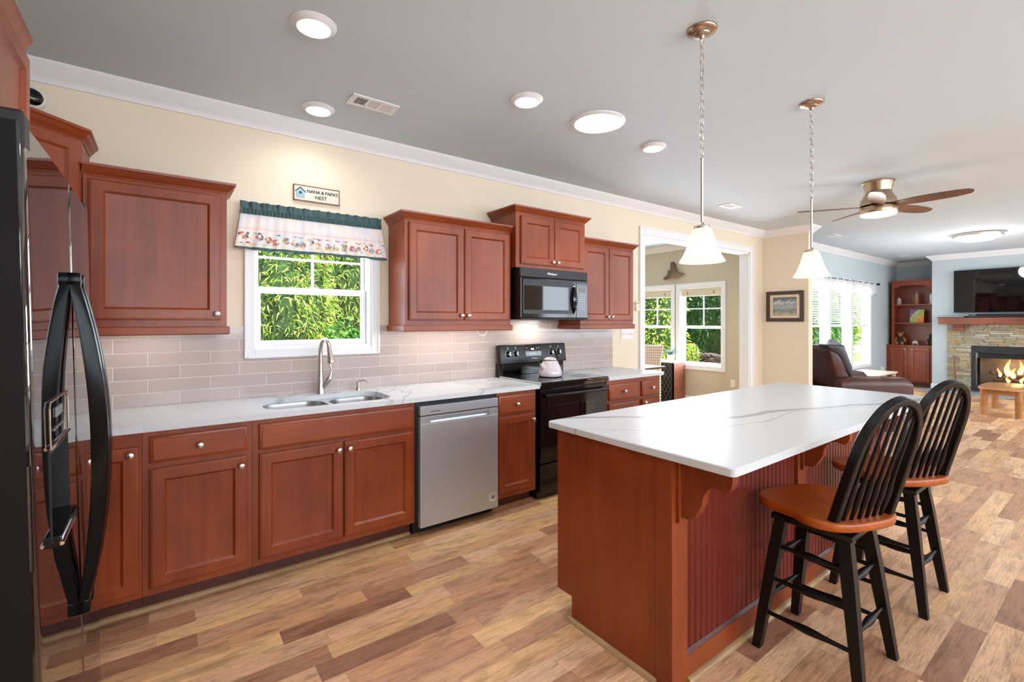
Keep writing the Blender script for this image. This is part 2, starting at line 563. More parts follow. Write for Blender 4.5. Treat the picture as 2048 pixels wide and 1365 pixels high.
def plaid():
    t = NT('plaid_cloth')
    co = t.n('ShaderNodeTexCoord').outputs['Object']
    sp = t.n('ShaderNodeSeparateXYZ')
    t.l(co, sp.inputs[0])
    a = t.math('FRACT', t.math('MULTIPLY', t.math('SUBTRACT', sp.outputs[0], sp.outputs[1]), 24.0))
    b = t.math('FRACT', t.math('MULTIPLY', sp.outputs[2], 24.0))
    fa = t.math('LESS_THAN', a, 0.35)
    fb = t.math('LESS_THAN', b, 0.35)
    c = t.mix(t.math('MULTIPLY', fa, 0.55), rgb(222, 206, 186), rgb(160, 104, 90))
    c = t.mix(t.math('MULTIPLY', fb, 0.5), c, rgb(150, 120, 104))
    return t.fin(c, 0.9, 0, spec=0.2)


M['plaid'] = plaid()


def island_rand(name, stops, rough=0.8, trans=False, spec=0.3):
    t = NT(name)
    g = t.n('ShaderNodeNewGeometry')
    c = t.ramp(g.outputs['Random Per Island'], stops)
    if trans:
        t.fin(c, 0.55, 0, spec=0.3)
        tl = t.n('ShaderNodeBsdfTranslucent')
        t.l(c, tl.inputs[0])
        mx = t.n('ShaderNodeMixShader')
        mx.inputs[0].default_value = 0.45
        t.l(t.b.outputs[0], mx.inputs[1])
        t.l(tl.outputs[0], mx.inputs[2])
        t.l(mx.outputs[0], t.o.inputs[0])
        return t.m
    nz = t.noise(t.coords(), 14, 5)
    c2 = t.mix(0.5, c, t.ramp(nz, [(0.3, (0.5, 0.48, 0.44, 1)), (0.7, (1.1, 1.1, 1.1, 1))]), 'MULTIPLY')
    t.bump(nz, 0.5, 0.02)
    return t.fin(c2, rough, 0, spec=spec)


M['leaf_bright'] = island_rand('bright_leaf', [(0, rgb(64, 110, 36)), (0.3, rgb(124, 170, 60)), (0.65, rgb(184, 210, 92)), (1, rgb(222, 228, 140))], trans=True)
M['leaf_mid'] = island_rand('mid_leaf', [(0, rgb(48, 96, 44)), (0.5, rgb(86, 140, 64)), (1, rgb(130, 180, 92))], trans=True)
M['leaf_dark'] = island_rand('evergreen_leaf', [(0, rgb(24, 62, 34)), (0.5, rgb(40, 92, 46)), (1, rgb(76, 130, 66))], trans=True)
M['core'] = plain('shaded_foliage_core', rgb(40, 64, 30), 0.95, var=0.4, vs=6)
M['stone'] = island_rand('ledge_stone', [(0, rgb(150, 140, 118)), (0.25, rgb(182, 176, 158)), (0.45, rgb(176, 158, 116)), (0.62, rgb(196, 190, 172)),
                                         (0.8, rgb(166, 160, 146)), (1, rgb(190, 162, 108))])
M['log'] = island_rand('charred_log', [(0, rgb(50, 42, 38)), (1, rgb(112, 86, 70))], 0.9)


def flame_mat():
    t = NT('flame')
    co = t.n('ShaderNodeTexCoord').outputs['Generated']
    sp = t.n('ShaderNodeSeparateXYZ')
    t.l(co, sp.inputs[0])
    c = t.ramp(sp.outputs[2], [(0.0, (1, 0.75, 0.4, 1)), (0.45, (1, 0.6, 0.22, 1)), (1.0, (1, 0.25, 0.05, 1))])
    em = t.n('ShaderNodeEmission')
    t.l(c, em.inputs[0])
    em.inputs[1].default_value = 2.6
    tr = t.n('ShaderNodeBsdfTransparent')
    lw = t.n('ShaderNodeLayerWeight')
    lw.inputs[0].default_value = 0.35
    mx = t.n('ShaderNodeMixShader')
    t.l(lw.outputs['Facing'], mx.inputs[0])
    t.l(em.outputs[0], mx.inputs[1])
    t.l(tr.outputs[0], mx.inputs[2])
    t.l(mx.outputs[0], t.o.inputs[0])
    return t.m


M['flame'] = flame_mat()

# ---------------------------------------------------------------- mesh helpers
IDM = Matrix.Identity(4)


def faceNY(y0):      # local (u, depth, z); front looks to -Y
    return Matrix.Translation((0, y0, 0))


def faceNX(x0):      # front looks to -X; u = -Y
    return Matrix(((0, 1, 0, x0), (-1, 0, 0, 0), (0, 0, 1, 0), (0, 0, 0, 1)))


def facePX(x0):      # front looks to +X; u = +Y
    return Matrix(((0, -1, 0, x0), (1, 0, 0, 0), (0, 0, 1, 0), (0, 0, 0, 1)))


class MB:
    def __init__(s, mtx=None):
        s.bm = bmesh.new()
        s.M = mtx or IDM

    def v(s, p):
        return s.bm.verts.new(s.M @ Vector(p))

    def f(s, vs):
        try:
            return s.bm.faces.new(vs)
        except ValueError:
            return None

    def box(s, x0, x1, y0, y1, z0, z1, b=0.0, seg=2):
        if x0 > x1: x0, x1 = x1, x0
        if y0 > y1: y0, y1 = y1, y0
        if z0 > z1: z0, z1 = z1, z0
        t = bmesh.new()
        vs = [t.verts.new((x, y, z)) for x in (x0, x1) for y in (y0, y1) for z in (z0, z1)]
        for q in ((0, 1, 3, 2), (4, 6, 7, 5), (0, 4, 5, 1), (2, 3, 7, 6), (0, 2, 6, 4), (1, 5, 7, 3)):
            t.faces.new([vs[i] for i in q])
        if b > 0:
            bmesh.ops.bevel(t, geom=t.edges[:], offset=min(b, 0.49 * min(x1 - x0, y1 - y0, z1 - z0)), segments=seg, profile=0.5, affect='EDGES')
        s.add(t)
        return s

    def add(s, t, mtx=None):
        mm = s.M @ mtx if mtx else s.M
        mp = {}
        for v in t.verts:
            mp[v] = s.bm.verts.new(mm @ v.co)
        for f in t.faces:
            nf = s.f([mp[v] for v in f.verts])
            if nf:
                nf.material_index = f.material_index
        t.free()

    def loft(s, rings, closed=True, cap0=True, cap1=True, mi=0):
        R = [[s.v(p) for p in r] for r in rings]
        n = len(R[0])
        for a, b in zip(R, R[1:]):
            for i in range(n if closed else n - 1):
                j = (i + 1) % n
                fc = s.f([a[i], a[j], b[j], b[i]])
                if fc: fc.material_index = mi
        if cap0 and closed: s.f(R[0][::-1])
        if cap1 and closed: s.f(R[-1])
        return s

    def rectrings(s, x0, x1, z0, z1, prof, y=0.0):
        # concentric rectangles (inset, depth) facing -depth: a moulded front
        rr = []
        for ins, d in prof:
            rr.append([(x0 + ins, y + d, z0 + ins), (x1 - ins, y + d, z0 + ins), (x1 - ins, y + d, z1 - ins), (x0 + ins, y + d, z1 - ins)])
        return s.loft(rr)

    def lathe(s, prof, seg=24, o=(0, 0, 0), axis=None, cap0=True, cap1=True):
        rot = Vector((0, 0, 1)).rotation_difference(Vector(axis)).to_matrix() if axis else Matrix.Identity(3)
        rr = []
        for r, z in prof:
            rr.append([tuple(Vector(o) + rot @ Vector((r * math.cos(2 * PI * i / seg), r * math.sin(2 * PI * i / seg), z))) for i in range(seg)])
        return s.loft(rr, True, cap0, cap1)

    def cyl(s, o, r, h, seg=20, axis=None):
        return s.lathe([(r, 0), (r, h)], seg, o, axis)

    def tube(s, path, rad, seg=10, closed=False, sq=None):
        P = [Vector(p) for p in path]
        n = len(P)
        rads = rad if isinstance(rad, (list, tuple)) else [rad] * n
        T = []
        for i in range(n):
            if closed:
                t = P[(i + 1) % n] - P[i - 1]
            else:
                t = P[min(i + 1, n - 1)] - P[max(i - 1, 0)]
            T.append(t.normalized())
        up = Vector((0, 0, 1)) if abs(T[0].z) < 0.9 else Vector((1, 0, 0))
        N = (up - T[0] * up.dot(T[0])).normalized()
        rings = []
        for i in range(n):
            N = (N - T[i] * N.dot(T[i])).normalized()
            B = T[i].cross(N)
            if sq:
                a, b = sq
                cs = [(a, b), (-a, b), (-a, -b), (a, -b)]
                k = rads[i]
                rings.append([tuple(P[i] + N * (c * k) + B * (d * k)) for c, d in cs])
            else:
                rings.append([tuple(P[i] + (N * math.cos(2 * PI * j / seg) + B * math.sin(2 * PI * j / seg)) * rads[i]) for j in range(seg)])
        if closed:
            rings.append(rings[0])
            return s.loft(rings, True, False, False)
        return s.loft(rings)

    def prism(s, pts, y0, y1, plane='xz'):
        # polygon extruded: plane 'xz' along y, 'xy' along z, 'yz' along x
        def mk(a, b, d):
            return {'xz': (a, d, b), 'xy': (a, b, d), 'yz': (d, a, b)}[plane]
        return s.loft([[mk(a, b, y0) for a, b in pts], [mk(a, b, y1) for a, b in pts]])

    def sweep(s, prof, path, closed=False):
        # prof: closed polygon of (out, z); out is to the right of travel, mitred corners
        P = [Vector((p[0], p[1])) for p in path]
        n = len(P)
        rings = []
        for i in range(n):
            d0 = (P[i] - P[i - 1]).normalized() if (i > 0 or closed) else None
            d1 = (P[(i + 1) % n] - P[i]).normalized() if (i < n - 1 or closed) else None
            if d0 is None: d0 = d1
            if d1 is None: d1 = d0
            n0 = Vector((d0.y, -d0.x)); n1 = Vector((d1.y, -d1.x))
            m = (n0 + n1) / max(0.2, 1 + n0.dot(n1))
            rings.append([(P[i].x + m.x * o, P[i].y + m.y * o, z) for o, z in prof])
        if closed:
            rings.append(rings[0])
        return s.loft(rings, True, not closed, not closed)

    def sphere(s, c, r, sub=2, sc=(1, 1, 1), jit=0.0):
        t = bmesh.new()
        bmesh.ops.create_icosphere(t, subdivisions=sub, radius=1)
        for v in t.verts:
            k = 1 + (jit * noise.noise(v.co * 2.1 + Vector(c)) if jit else 0)
            v.co = Vector((v.co.x * sc[0], v.co.y * sc[1], v.co.z * sc[2])) * r * k + Vector(c)
        s.add(t)
        return s

    def build(s, name, mat, parent=None, smooth=None, label=None):
        bmesh.ops.recalc_face_normals(s.bm, faces=s.bm.faces[:])
        me = bpy.data.meshes.new(name)
        s.bm.to_mesh(me)
        s.bm.free()
        mats = mat if isinstance(mat, (list, tuple)) else [mat]
        for m in mats:
            me.materials.append(M[m] if isinstance(m, str) else m)
        if smooth:
            for p in me.polygons:
                p.use_smooth = True
            me.set_sharp_from_angle(angle=math.radians(smooth))
        o = bpy.data.objects.new(name, me)
        COL.objects.link(o)
        if parent:
            r = parent
            while r.parent: r = r.parent
            o.parent = parent
            if r.location.length > 0:
                me.transform(Matrix.Translation(-r.location))
        if label: o['label'] = label
        return o


def tag(o, label, cat, group=None):
    o['label'] = label
    o['category'] = cat
    if group: o['group'] = group
    return o


def thing(name, label, cat, loc=(0, 0, 0), group=None):
    o = bpy.data.objects.new(name, None)
    o.empty_display_size = 0.1
    COL.objects.link(o)
    o.location = loc
    return tag(o, label, cat, group)


def recentre(o, c):
    o.data.transform(Matrix.Translation(-Vector(c)))
    o.location = c
    return o


def struct(o):
    o['kind'] = 'structure'
    return o


def structroot(name):
    o = bpy.data.objects.new(name, None)
    COL.objects.link(o)
    return struct(o)


def copy_tree(o, parent=None):
    c = o.copy()
    COL.objects.link(c)
    c.parent = parent
    for ch in list(o.children):
        copy_tree(ch, c)
    return c


def text_obj(name, s, size, mtx, mat, parent, depth=0.001, align='LEFT', shear=0.0, bold=0.0, spacing=1.0):
    cu = bpy.data.curves.new(name, 'FONT')
    cu.body = s
    cu.size = size
    cu.extrude = depth
    cu.align_x = align
    cu.shear = shear
    cu.offset = bold
    cu.space_character = spacing
    tmp = bpy.data.objects.new(name, cu)
    COL.objects.link(tmp)
    dg = bpy.context.evaluated_depsgraph_get()
    me = bpy.data.meshes.new_from_object(tmp.evaluated_get(dg))
    bpy.data.objects.remove(tmp)
    bpy.data.curves.remove(cu)
    # font plane (x right, y up) to local (u, depth, z)
    me.transform(mtx @ Matrix(((1, 0, 0, 0), (0, 0, -1, 0), (0, 1, 0, 0), (0, 0, 0, 1))))
    me.materials.clear()
    me.materials.append(M[mat])
    o = bpy.data.objects.new(name, me)
    COL.objects.link(o)
    if parent:
        r = parent
        while r.parent: r = r.parent
        o.parent = parent
        me.transform(Matrix.Translation(-r.location))
    return o


def rrect(x0, x1, y0, y1, r, seg=6):
    pts = []
    for cx, cy, a0 in ((x1 - r, y1 - r, 0), (x0 + r, y1 - r, 90), (x0 + r, y0 + r, 180), (x1 - r, y0 + r, 270)):
        for i in range(seg + 1):
            a = math.radians(a0 + 90 * i / seg)
            pts.append((cx + r * math.cos(a), cy + r * math.sin(a)))
    return pts


# ---------------------------------------------------------------- room shell
def wall(name, mtx, u0, u1, th, holes, mat, z0=0.0, z1=CEIL):
    mb = MB(mtx)
    us = sorted(set([u0, u1] + [h[0] for h in holes] + [h[1] for h in holes]))
    for a, b in zip(us, us[1:]):
        zs = [(z0, z1)]
        for h in holes:
            if h[0] <= a + 1e-6 and h[1] >= b - 1e-6:
                nz = []
                for p, q in zs:
                    if h[2] > p: nz.append((p, min(q, h[2])))
                    if h[3] < q: nz.append((max(p, h[3]), q))
                zs = nz
        for p, q in zs:
            if q - p > 1e-4: mb.box(a, b, 0, th, p, q)
    return struct(mb.build(name, mat))


def slab(name, x0, x1, y0, y1, z0, z1, mat):
    return struct(MB().box(x0, x1, y0, y1, z0, z1).build(name, mat))


XE = 13.6      # far end of the living room
TVX = 12.69    # face of the fireplace wall
AL = 2.616     # edge of the fireplace wall at the bookcase alcove
DX = 7.24      # dining room window wall
slab('floor', LW - 0.12, XE + 0.12, FRONT - 0.1, 7.6, -0.12, 0.0, 'floor')
slab('ceiling', LW - 0.12, XE + 0.12, FRONT - 0.1, W + 0.13, CEIL, CEIL + 0.1, 'ceiling')
slab('ceiling_dining', 3.6, DX + 0.14, W + 0.13, 7.6, CEIL, CEIL + 0.1, 'ceiling')
wall('wall_back', faceNY(W), LW - 0.12, 7.233, 0.13, [(0.472, 1.239, 1.225, 2.06), (4.425, 6.83, 0.0, 2.40)], 'cream')
wall('wall_left', facePX(LW), FRONT, W, 0.12, [], 'cream')
wall('wall_stub', faceNX(7.233), -W - 0.13, -2.803, 0.132, [], 'cream')
wall('wall_living_back', faceNY(W), 7.365, XE + 0.1, 0.13, [(8.66, 9.66, 0.52, 2.1), (9.775, 10.72, 0.52, 2.1), (10.86, 11.80, 0.52, 2.1)], 'blue')
wall('wall_alcove', faceNX(XE), -W, -AL + 0.12, 0.12, [], 'blue')
struct(MB().box(TVX + 0.02, XE, AL - 0.12, AL, 0, CEIL).build('wall_alcove_side', 'blue'))
FB = (0.47, 1.95)   # firebox opening in Y
wall('wall_fireplace', faceNX(TVX), -AL, 3.2, 0.16, [(-FB[1], -FB[0], 0.10, 0.80)], 'blue')
wall('wall_dining_right', faceNX(DX), -7.5, -W - 0.13, 0.14, [(-4.83, -4.08, 0.66, 1.98), (-5.76, -5.01, 0.66, 1.98)], 'taupe')
wall('wall_dining_back', faceNY(7.5), 3.6, DX, 0.12, [], 'taupe')
wall('wall_dining_left', facePX(3.75), W + 0.13, 7.5, 0.12, [], 'taupe')
wall('wall_front', Matrix.Translation((0, FRONT - 0.12, 0)), LW - 0.12, TVX + 0.9, 0.12,
     [(-0.3, 6.6, 1.15, 2.55), (7.8, 11.8, 0.9, 2.5)], 'cream')  # unseen openings, placed and shaped for the light on the cabinets

# mouldings of the room
CR = [(0, 2.648), (0.012, 2.648), (0.02, 2.668), (0.034, 2.68), (0.066, 2.716), (0.08, 2.728), (0.088, CEIL), (0, CEIL)]
struct(MB().sweep(CR, [(LW, FRONT), (LW, W), (7.233, W), (7.233, 2.803), (7.365, 2.803), (7.365, W), (XE, W), (XE, AL), (TVX, AL), (TVX, FRONT)])
       .build('trim_1', 'white', smooth=30))
BBP = [(0, 0), (0.016, 0), (0.016, 0.11), (0.009, 0.13), (0, 0.13)]
struct(MB().sweep(BBP, [(6.935, W), (7.233, W), (7.233, 2.803), (7.365, 2.803), (7.365, W), (12.84, W)]).build('baseboard_right', 'white'))
struct(MB().sweep(BBP, [(TVX + 0.12, AL), (TVX, AL), (TVX, 2.385)]).build('baseboard_fireplace', 'white'))
struct(MB().sweep(BBP, [(TVX, 0.0), (TVX, FRONT)]).build('baseboard_living', 'white'))
struct(MB().sweep(BBP, [(DX, 7.5), (DX, W + 0.13)]).build('baseboard_dining', 'white'))
struct(MB().sweep(CR, [(3.75, 7.5), (DX, 7.5), (DX, W + 0.13)]).build('trim_2', 'white', smooth=30))
# cased opening to the dining room
OX0, OX1, OZ = 4.425, 6.83, 2.40
jb = MB()
jb.box(OX0 - 0.0, OX0 + 0.02, W - 0.004, W + 0.134, 0, OZ)
jb.box(OX1 - 0.02, OX1, W - 0.004, W + 0.134, 0, OZ)
jb.box(OX0, OX1, W - 0.004, W + 0.134, OZ - 0.02, OZ)
struct(jb.build('trim_3', 'white'))


def casing(mb, x0, x1, z0, z1, w, th=0.018, y=0.0, bottom=True, zfloor=None):
    # picture-frame casing with an outer back-band, in the local front frame
    zb = z0 - w if bottom else z0
    for a, b, c, d in ((x0 - w, x0, zb, z1 + w), (x1, x1 + w, zb, z1 + w)):
        mb.box(a, b, y - th, y, c, d, 0.004)
    mb.box(x0, x1, y - th, y, z1, z1 + w, 0.004)
    if bottom: mb.box(x0, x1, y - th, y, z0 - w, z0, 0.004)
    o = 0.016
    mb.box(x0 - w - 0.002, x0 - w + o, y - th - 0.007, y, zb, z1 + w + 0.002, 0.004)
    mb.box(x1 + w - o, x1 + w + 0.002, y - th - 0.007, y, zb, z1 + w + 0.002, 0.004)
    mb.box(x0 - w + o, x1 + w - o, y - th - 0.007, y, z1 + w - o, z1 + w + 0.002, 0.004)
    if bottom: mb.box(x0 - w + o, x1 + w - o, y - th - 0.007, y, z0 - w - 0.002, z0 - w + o, 0.004)


cb = MB(faceNY(W))
casing(cb, OX0, OX1, 0, OZ, 0.088, bottom=False)
struct(cb.build('trim_4', 'white'))


def window(name, mtx, u0, u1, z0, z1, th, cas=0.06, meet=None, munt='upper', deep=0.075, grid_z=None, apron=False):
    root = structroot(name)
    c = MB(mtx)
    casing(c, u0, u1, z0, z1, cas)
    c.build('window_casing', 'white', root)
    r = MB(mtx)                       # reveal and frame
    for a, b, p, q in ((u0, u0 + 0.012, z0, z1), (u1 - 0.012, u1, z0, z1)):
        r.box(a, b, -0.002, th, p, q)
    r.box(u0 + 0.012, u1 - 0.012, -0.002, th, z1 - 0.012, z1)
    r.box(u0 + 0.012, u1 - 0.012, -0.002, th, z0, z0 + 0.014)
    r.build('window_reveal', 'white', root)
    mz = meet if meet else (z0 + z1) / 2
    a, b = u0 + 0.013, u1 - 0.013
    s = MB(mtx)                       # lower sash, nearer the room
    y0, y1 = deep, deep + 0.03
    st = 0.034
    s.box(a, a + st, y0, y1, z0 + 0.015, mz + 0.022, 0.003)
    s.box(b - st, b, y0, y1, z0 + 0.015, mz + 0.022, 0.003)
    s.box(a + st, b - st, y0, y1, z0 + 0.015, z0 + 0.05, 0.003)
    s.box(a + st, b - st, y0, y1, mz - 0.022, mz + 0.022, 0.003)
    lo = s.build('lower_sash', 'vinyl', root)
    MB(mtx).box(a + st, b - st, y0 + 0.012, y0 + 0.016, z0 + 0.05, mz - 0.022).build('pane', 'glass', lo)
    s = MB(mtx)
    y0, y1 = deep + 0.032, deep + 0.052
    st = 0.024
    s.box(a, a + st, y0, y1, mz - 0.02, z1 - 0.013, 0.003)
    s.box(b - st, b, y0, y1, mz - 0.02, z1 - 0.013, 0.003)
    s.box(a + st, b - st, y0, y1, mz - 0.02, mz + 0.02, 0.003)
    s.box(a + st, b - st, y0, y1, z1 - 0.045, z1 - 0.013, 0.003)
    if munt:
        m = (a + b) / 2
        s.box(m - 0.008, m + 0.008, y0 + 0.004, y1 - 0.004, mz + 0.02, z1 - 0.045)
        gz = grid_z if grid_z else (mz + z1) / 2
        s.box(a + st, b - st, y0 + 0.005, y1 - 0.005, gz - 0.008, gz + 0.008)
    up = s.build('upper_sash', 'vinyl', root)
    MB(mtx).box(a + st, b - st, y0 + 0.008, y0 + 0.012, mz + 0.02, z1 - 0.045).build('pane', 'glass', up)
    MB(mtx).box((a + b) / 2 - 0.03, (a + b) / 2 + 0.03, deep - 0.008, deep, mz + 0.02, mz + 0.03, 0.003).build('sash_lock', 'vinyl', root)
    return root


window('window_1', faceNY(W), 0.472, 1.239, 1.225, 2.06, 0.125, 0.058, 1.615, True, 0.075, 1.838)
window('window_2', faceNX(DX), -4.83, -4.08, 0.66, 1.98, 0.13, 0.072, 1.305, True, 0.06, 1.62)
window('window_3', faceNX(DX), -5.76, -5.01, 0.66, 1.98, 0.13, 0.072, 1.305, True, 0.06, 1.62)
for i, (a, b) in enumerate(((8.66, 9.66), (9.775, 10.72), (10.86, 11.80))):
    window('window_%d' % (4 + i), faceNY(W), a, b, 0.52, 2.1, 0.125, 0.05, 1.32, False, 0.085)

# frames of the unseen openings added behind the camera to let in fill light
for i, (a, b, p, q, n) in enumerate(((-0.3, 6.6, 1.15, 2.55, 7), (7.8, 11.8, 0.9, 2.5, 4))):
    fr = MB()
    y0 = FRONT - 0.12
    for k in range(n + 1):
        x = a + (b - a) * k / n
        fr.box(x - 0.04, x + 0.04, y0 + 0.03, y0 + 0.125, p, q)
    fr.box(a, b, y0 + 0.03, y0 + 0.125, q - 0.06, q + 0.06)
    fr.box(a, b, y0 + 0.03, y0 + 0.125, p - 0.06, p + 0.06)
    struct(fr.build('window_%d' % (8 + i), 'vinyl'))

# tiled backsplash
def splash(name, boxes):
    mb = MB()
    for a, b, p, q in boxes: mb.box(a, b, W - 0.009, W - 0.0005, p, q)
    return struct(mb.build(name, 'tile'))


splash('trim_5', [(LW + 0.001, 0.411, 0.9145, 1.372), (0.411, 1.284, 0.9145, 1.1645), (1.284, 2.305, 0.9145, 1.372),
                  (2.305, 3.105, 0.9145, 1.415), (3.105, 3.887, 0.9145, 1.372)])
struct(MB().box(LW + 0.0005, LW + 0.009, 2.08, W - 0.0095, 0.9145, 1.372).build('trim_6', 'tile'))
# quarter-round shoe moulding of pale oak along the toe kicks
QR = [(0, 0.0005), (0.019, 0.0005), (0.018, 0.007), (0.013, 0.014), (0.006, 0.018), (0, 0.019)]
struct(MB().sweep(QR, [(-0.33, 2.895), (1.30, 2.895)]).build('trim_7', 'oak_trim'))
struct(MB().sweep(QR, [(1.955, 2.895), (2.335, 2.895)]).build('trim_8', 'oak_trim'))

# ---------------------------------------------------------------- cabinets
DOORP = [(0, 0.0), (0, -0.014), (0.003, -0.018), (0.007, -0.0185), (0.010, -0.021), (0.055, -0.021), (0.0575, -0.018), (0.066, -0.0095), (0.070, -0.009)]
DRAWP = [(0, 0.0), (0, -0.013), (0.004, -0.016), (0.010, -0.017), (0.015, -0.021)]


def knob(parent, mtx, u, z, d=-0.021):
    mb = MB(mtx)
    mb.lathe([(0.0075, 0), (0.0055, 0.004), (0.005, 0.012), (0.0085, 0.016), (0.0155, 0.019), (0.0165, 0.0225), (0.014, 0.027), (0.007, 0.0295), (0.0005, 0.030)],
             20, (u, d, z), (0, -1, 0))
    return mb.build('knob', 'nickel', parent, 40)


def door(parent, mtx, u0, u1, z0, z1, kn=None, mat='cherry', prof=DOORP, name='door'):
    mb = MB(mtx)
    mb.rectrings(u0, u1, z0, z1, prof, 0)
    o = mb.build(name, mat, parent, 30)
    if kn: knob(o, mtx, kn[0], kn[1], -0.021)
    return o


def base_cab(label, x0, x1, doors=(), drawers=(), false=(), hollow=False):
    r = thing('base_cabinet', label, 'cabinet', ((x0 + x1) / 2, W - 0.3, 0))
    m = faceNY(2.82)
    mb = MB()
    a, b = x0 + 0.0008, x1 - 0.0008
    if hollow:                        # open-topped carcass that takes the sink bowls
        mb.box(a, a + 0.016, 2.838, W - 0.0105, 0.1005, 0.8785)
        mb.box(b - 0.016, b, 2.838, W - 0.0105, 0.1005, 0.8785)
        mb.box(a + 0.016, b - 0.016, W - 0.02, W - 0.0105, 0.1005, 0.8785)
        mb.box(a + 0.016, b - 0.016, 2.838, W - 0.02, 0.1005, 0.116)
        mb.box(a, b, 2.82, 2.838, 0.1005, 0.8835)
    else:
        mb.box(a, b, 2.82, W - 0.0105, 0.1005, 0.8835)
    mb.build('body', 'cherry', r)
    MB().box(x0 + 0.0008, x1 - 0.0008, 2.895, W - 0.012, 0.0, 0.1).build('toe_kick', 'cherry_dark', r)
    for d in doors: door(r, m, *d)
    for d in drawers: door(r, m, d[0], d[1], d[2], d[3], d[4], 'cherry_h', DRAWP, 'drawer')
    for d in false: door(r, m, d[0], d[1], d[2], d[3], None, 'cherry_h', DRAWP, 'false_front')
    return r


base_cab('narrow cherry base cabinet with one tall door beside the black refrigerator', -0.335, -0.081,
         doors=[(-0.325, -0.094, 0.125, 0.818, (-0.124, 0.785))])
base_cab('cherry base cabinet with one drawer over a single wide door, left of the sink cabinet', -0.081, 0.378,
         doors=[(-0.053, 0.353, 0.135, 0.703, (0.325, 0.655))], drawers=[(-0.053, 0.353, 0.730, 0.856, (0.146, 0.792))])
base_cab('wide cherry sink cabinet with two doors below a long plain front', 0.378, 1.306,
         doors=[(0.409, 0.8475, 0.135, 0.697, (0.820, 0.655)), (0.8535, 1.289, 0.135, 0.697, (0.882, 0.655))],
         false=[(0.409, 1.289, 0.717, 0.857)], hollow=True)
base_cab('slim cherry base cabinet between the dishwasher and the black range', 1.948, 2.318,
         doors=[(1.962, 2.297, 0.135, 0.702, (2.270, 0.657))], drawers=[(1.962, 2.295, 0.722, 0.856, (2.120, 0.788))])
base_cab('cherry base cabinet with two drawer columns right of the black range', 3.125, 3.882,
         drawers=[(3.144, 3.551, 0.700, 0.843, (3.336, 0.775)), (3.596, 3.862, 0.700, 0.843, (3.738, 0.775)), (3.144, 3.551, 0.42, 0.675, (3.336, 0.55)),
                  (3.144, 3.551, 0.13, 0.40, (3.336, 0.27))],
         doors=[(3.596, 3.862, 0.13, 0.675, (3.622, 0.645))])
# corner base cabinet behind the refrigerator
r = thing('base_cabinet', 'cherry corner base cabinet hidden behind the refrigerator', 'cabinet', (-0.63, 2.7, 0))
MB().box(LW + 0.011, -0.337, 2.085, W - 0.0105, 0.1005, 0.8835).build('body', 'cherry', r)
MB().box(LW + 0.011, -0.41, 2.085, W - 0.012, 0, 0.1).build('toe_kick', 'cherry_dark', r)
door(r, facePX(-0.337), 2.10, 2.44, 0.135, 0.855)
door(r, facePX(-0.337), 2.45, 2.79, 0.135, 0.855)

CCR = [(0, 0), (0.004, 0), (0.008, 0.010), (0.016, 0.016), (0.030, 0.034), (0.036, 0.040), (0.042, 0.044), (0.044, 0.056), (0, 0.056)]
RAIL = [(0, 0), (0.010, 0), (0.014, 0.006), (0.014, 0.040), (0.010, 0.046), (0, 0.046)]


def crown(parent, path, z, k=1.0, mat='cherry_h'):
    return MB().sweep([(o * k, z + h) for o, h in CCR], path).build('crown', mat, parent, 30)


def rail(parent, path, z):
    return MB().sweep([(o, z + h) for o, h in RAIL] + [(-0.012, z + 0.046), (-0.012, z)], path).build('light_rail', 'cherry_h', parent, 30)


def wall_cab(label, x0, x1, yf, z0, z1, doors, crown_path=None, rail_path=None):
    r = thing('wall_cabinet', label, 'cabinet', ((x0 + x1) / 2, (yf + W) / 2, z0))
    MB().box(x0, x1, yf, W - 0.0105, z0, z1).build('body', 'cherry', r)
    for d in doors: door(r, faceNY(yf), *d)
    if crown_path: crown(r, crown_path, z1 - 0.008)
    if rail_path: rail(r, rail_path, z0 - 0.0465)
    return r


YF = 3.125
ZB, ZT = 1.377, 2.138
wb = W - 0.0105
wall_cab('single wide door cherry wall cabinet left of the window', -0.320, 0.290, YF, ZB, ZT,
         [(-0.300, 0.262, 1.412, 2.116, (0.238, 1.447))],
         [(-0.320, YF), (0.290, YF), (0.290, wb)], [(-0.320, YF), (0.290, YF), (0.290, wb)])
wall_cab('two door cherry wall cabinet right of the window', 1.372, 2.300, YF, ZB, ZT,
         [(1.398, 1.849, 1.412, 2.116, (1.822, 1.449)), (1.855, 2.284, 1.412, 2.116, (1.882, 1.449))],
         [(1.372, wb), (1.372, YF), (2.300, YF)], [(1.372, wb), (1.372, YF), (2.300, YF), (2.300, wb)])
wall_cab('short deep cherry wall cabinet above the microwave', 2.308, 3.098, 3.06, 1.848, 2.302,
         [(2.352, 2.712, 1.878, 2.276, (2.688, 1.912)), (2.718, 3.072, 1.878, 2.276, (2.744, 1.912))],
         [(2.308, wb), (2.308, 3.06), (3.098, 3.06), (3.098, wb)])
wall_cab('two door cherry wall cabinet right of the microwave', 3.106, 3.858, YF, ZB, ZT,
         [(3.126, 3.480, 1.412, 2.116, (3.455, 1.449)), (3.486, 3.842, 1.412, 2.116, (3.512, 1.449))],
         [(3.106, YF), (3.858, YF), (3.858, wb)], [(3.106, wb), (3.106, YF), (3.858, YF), (3.858, wb)])

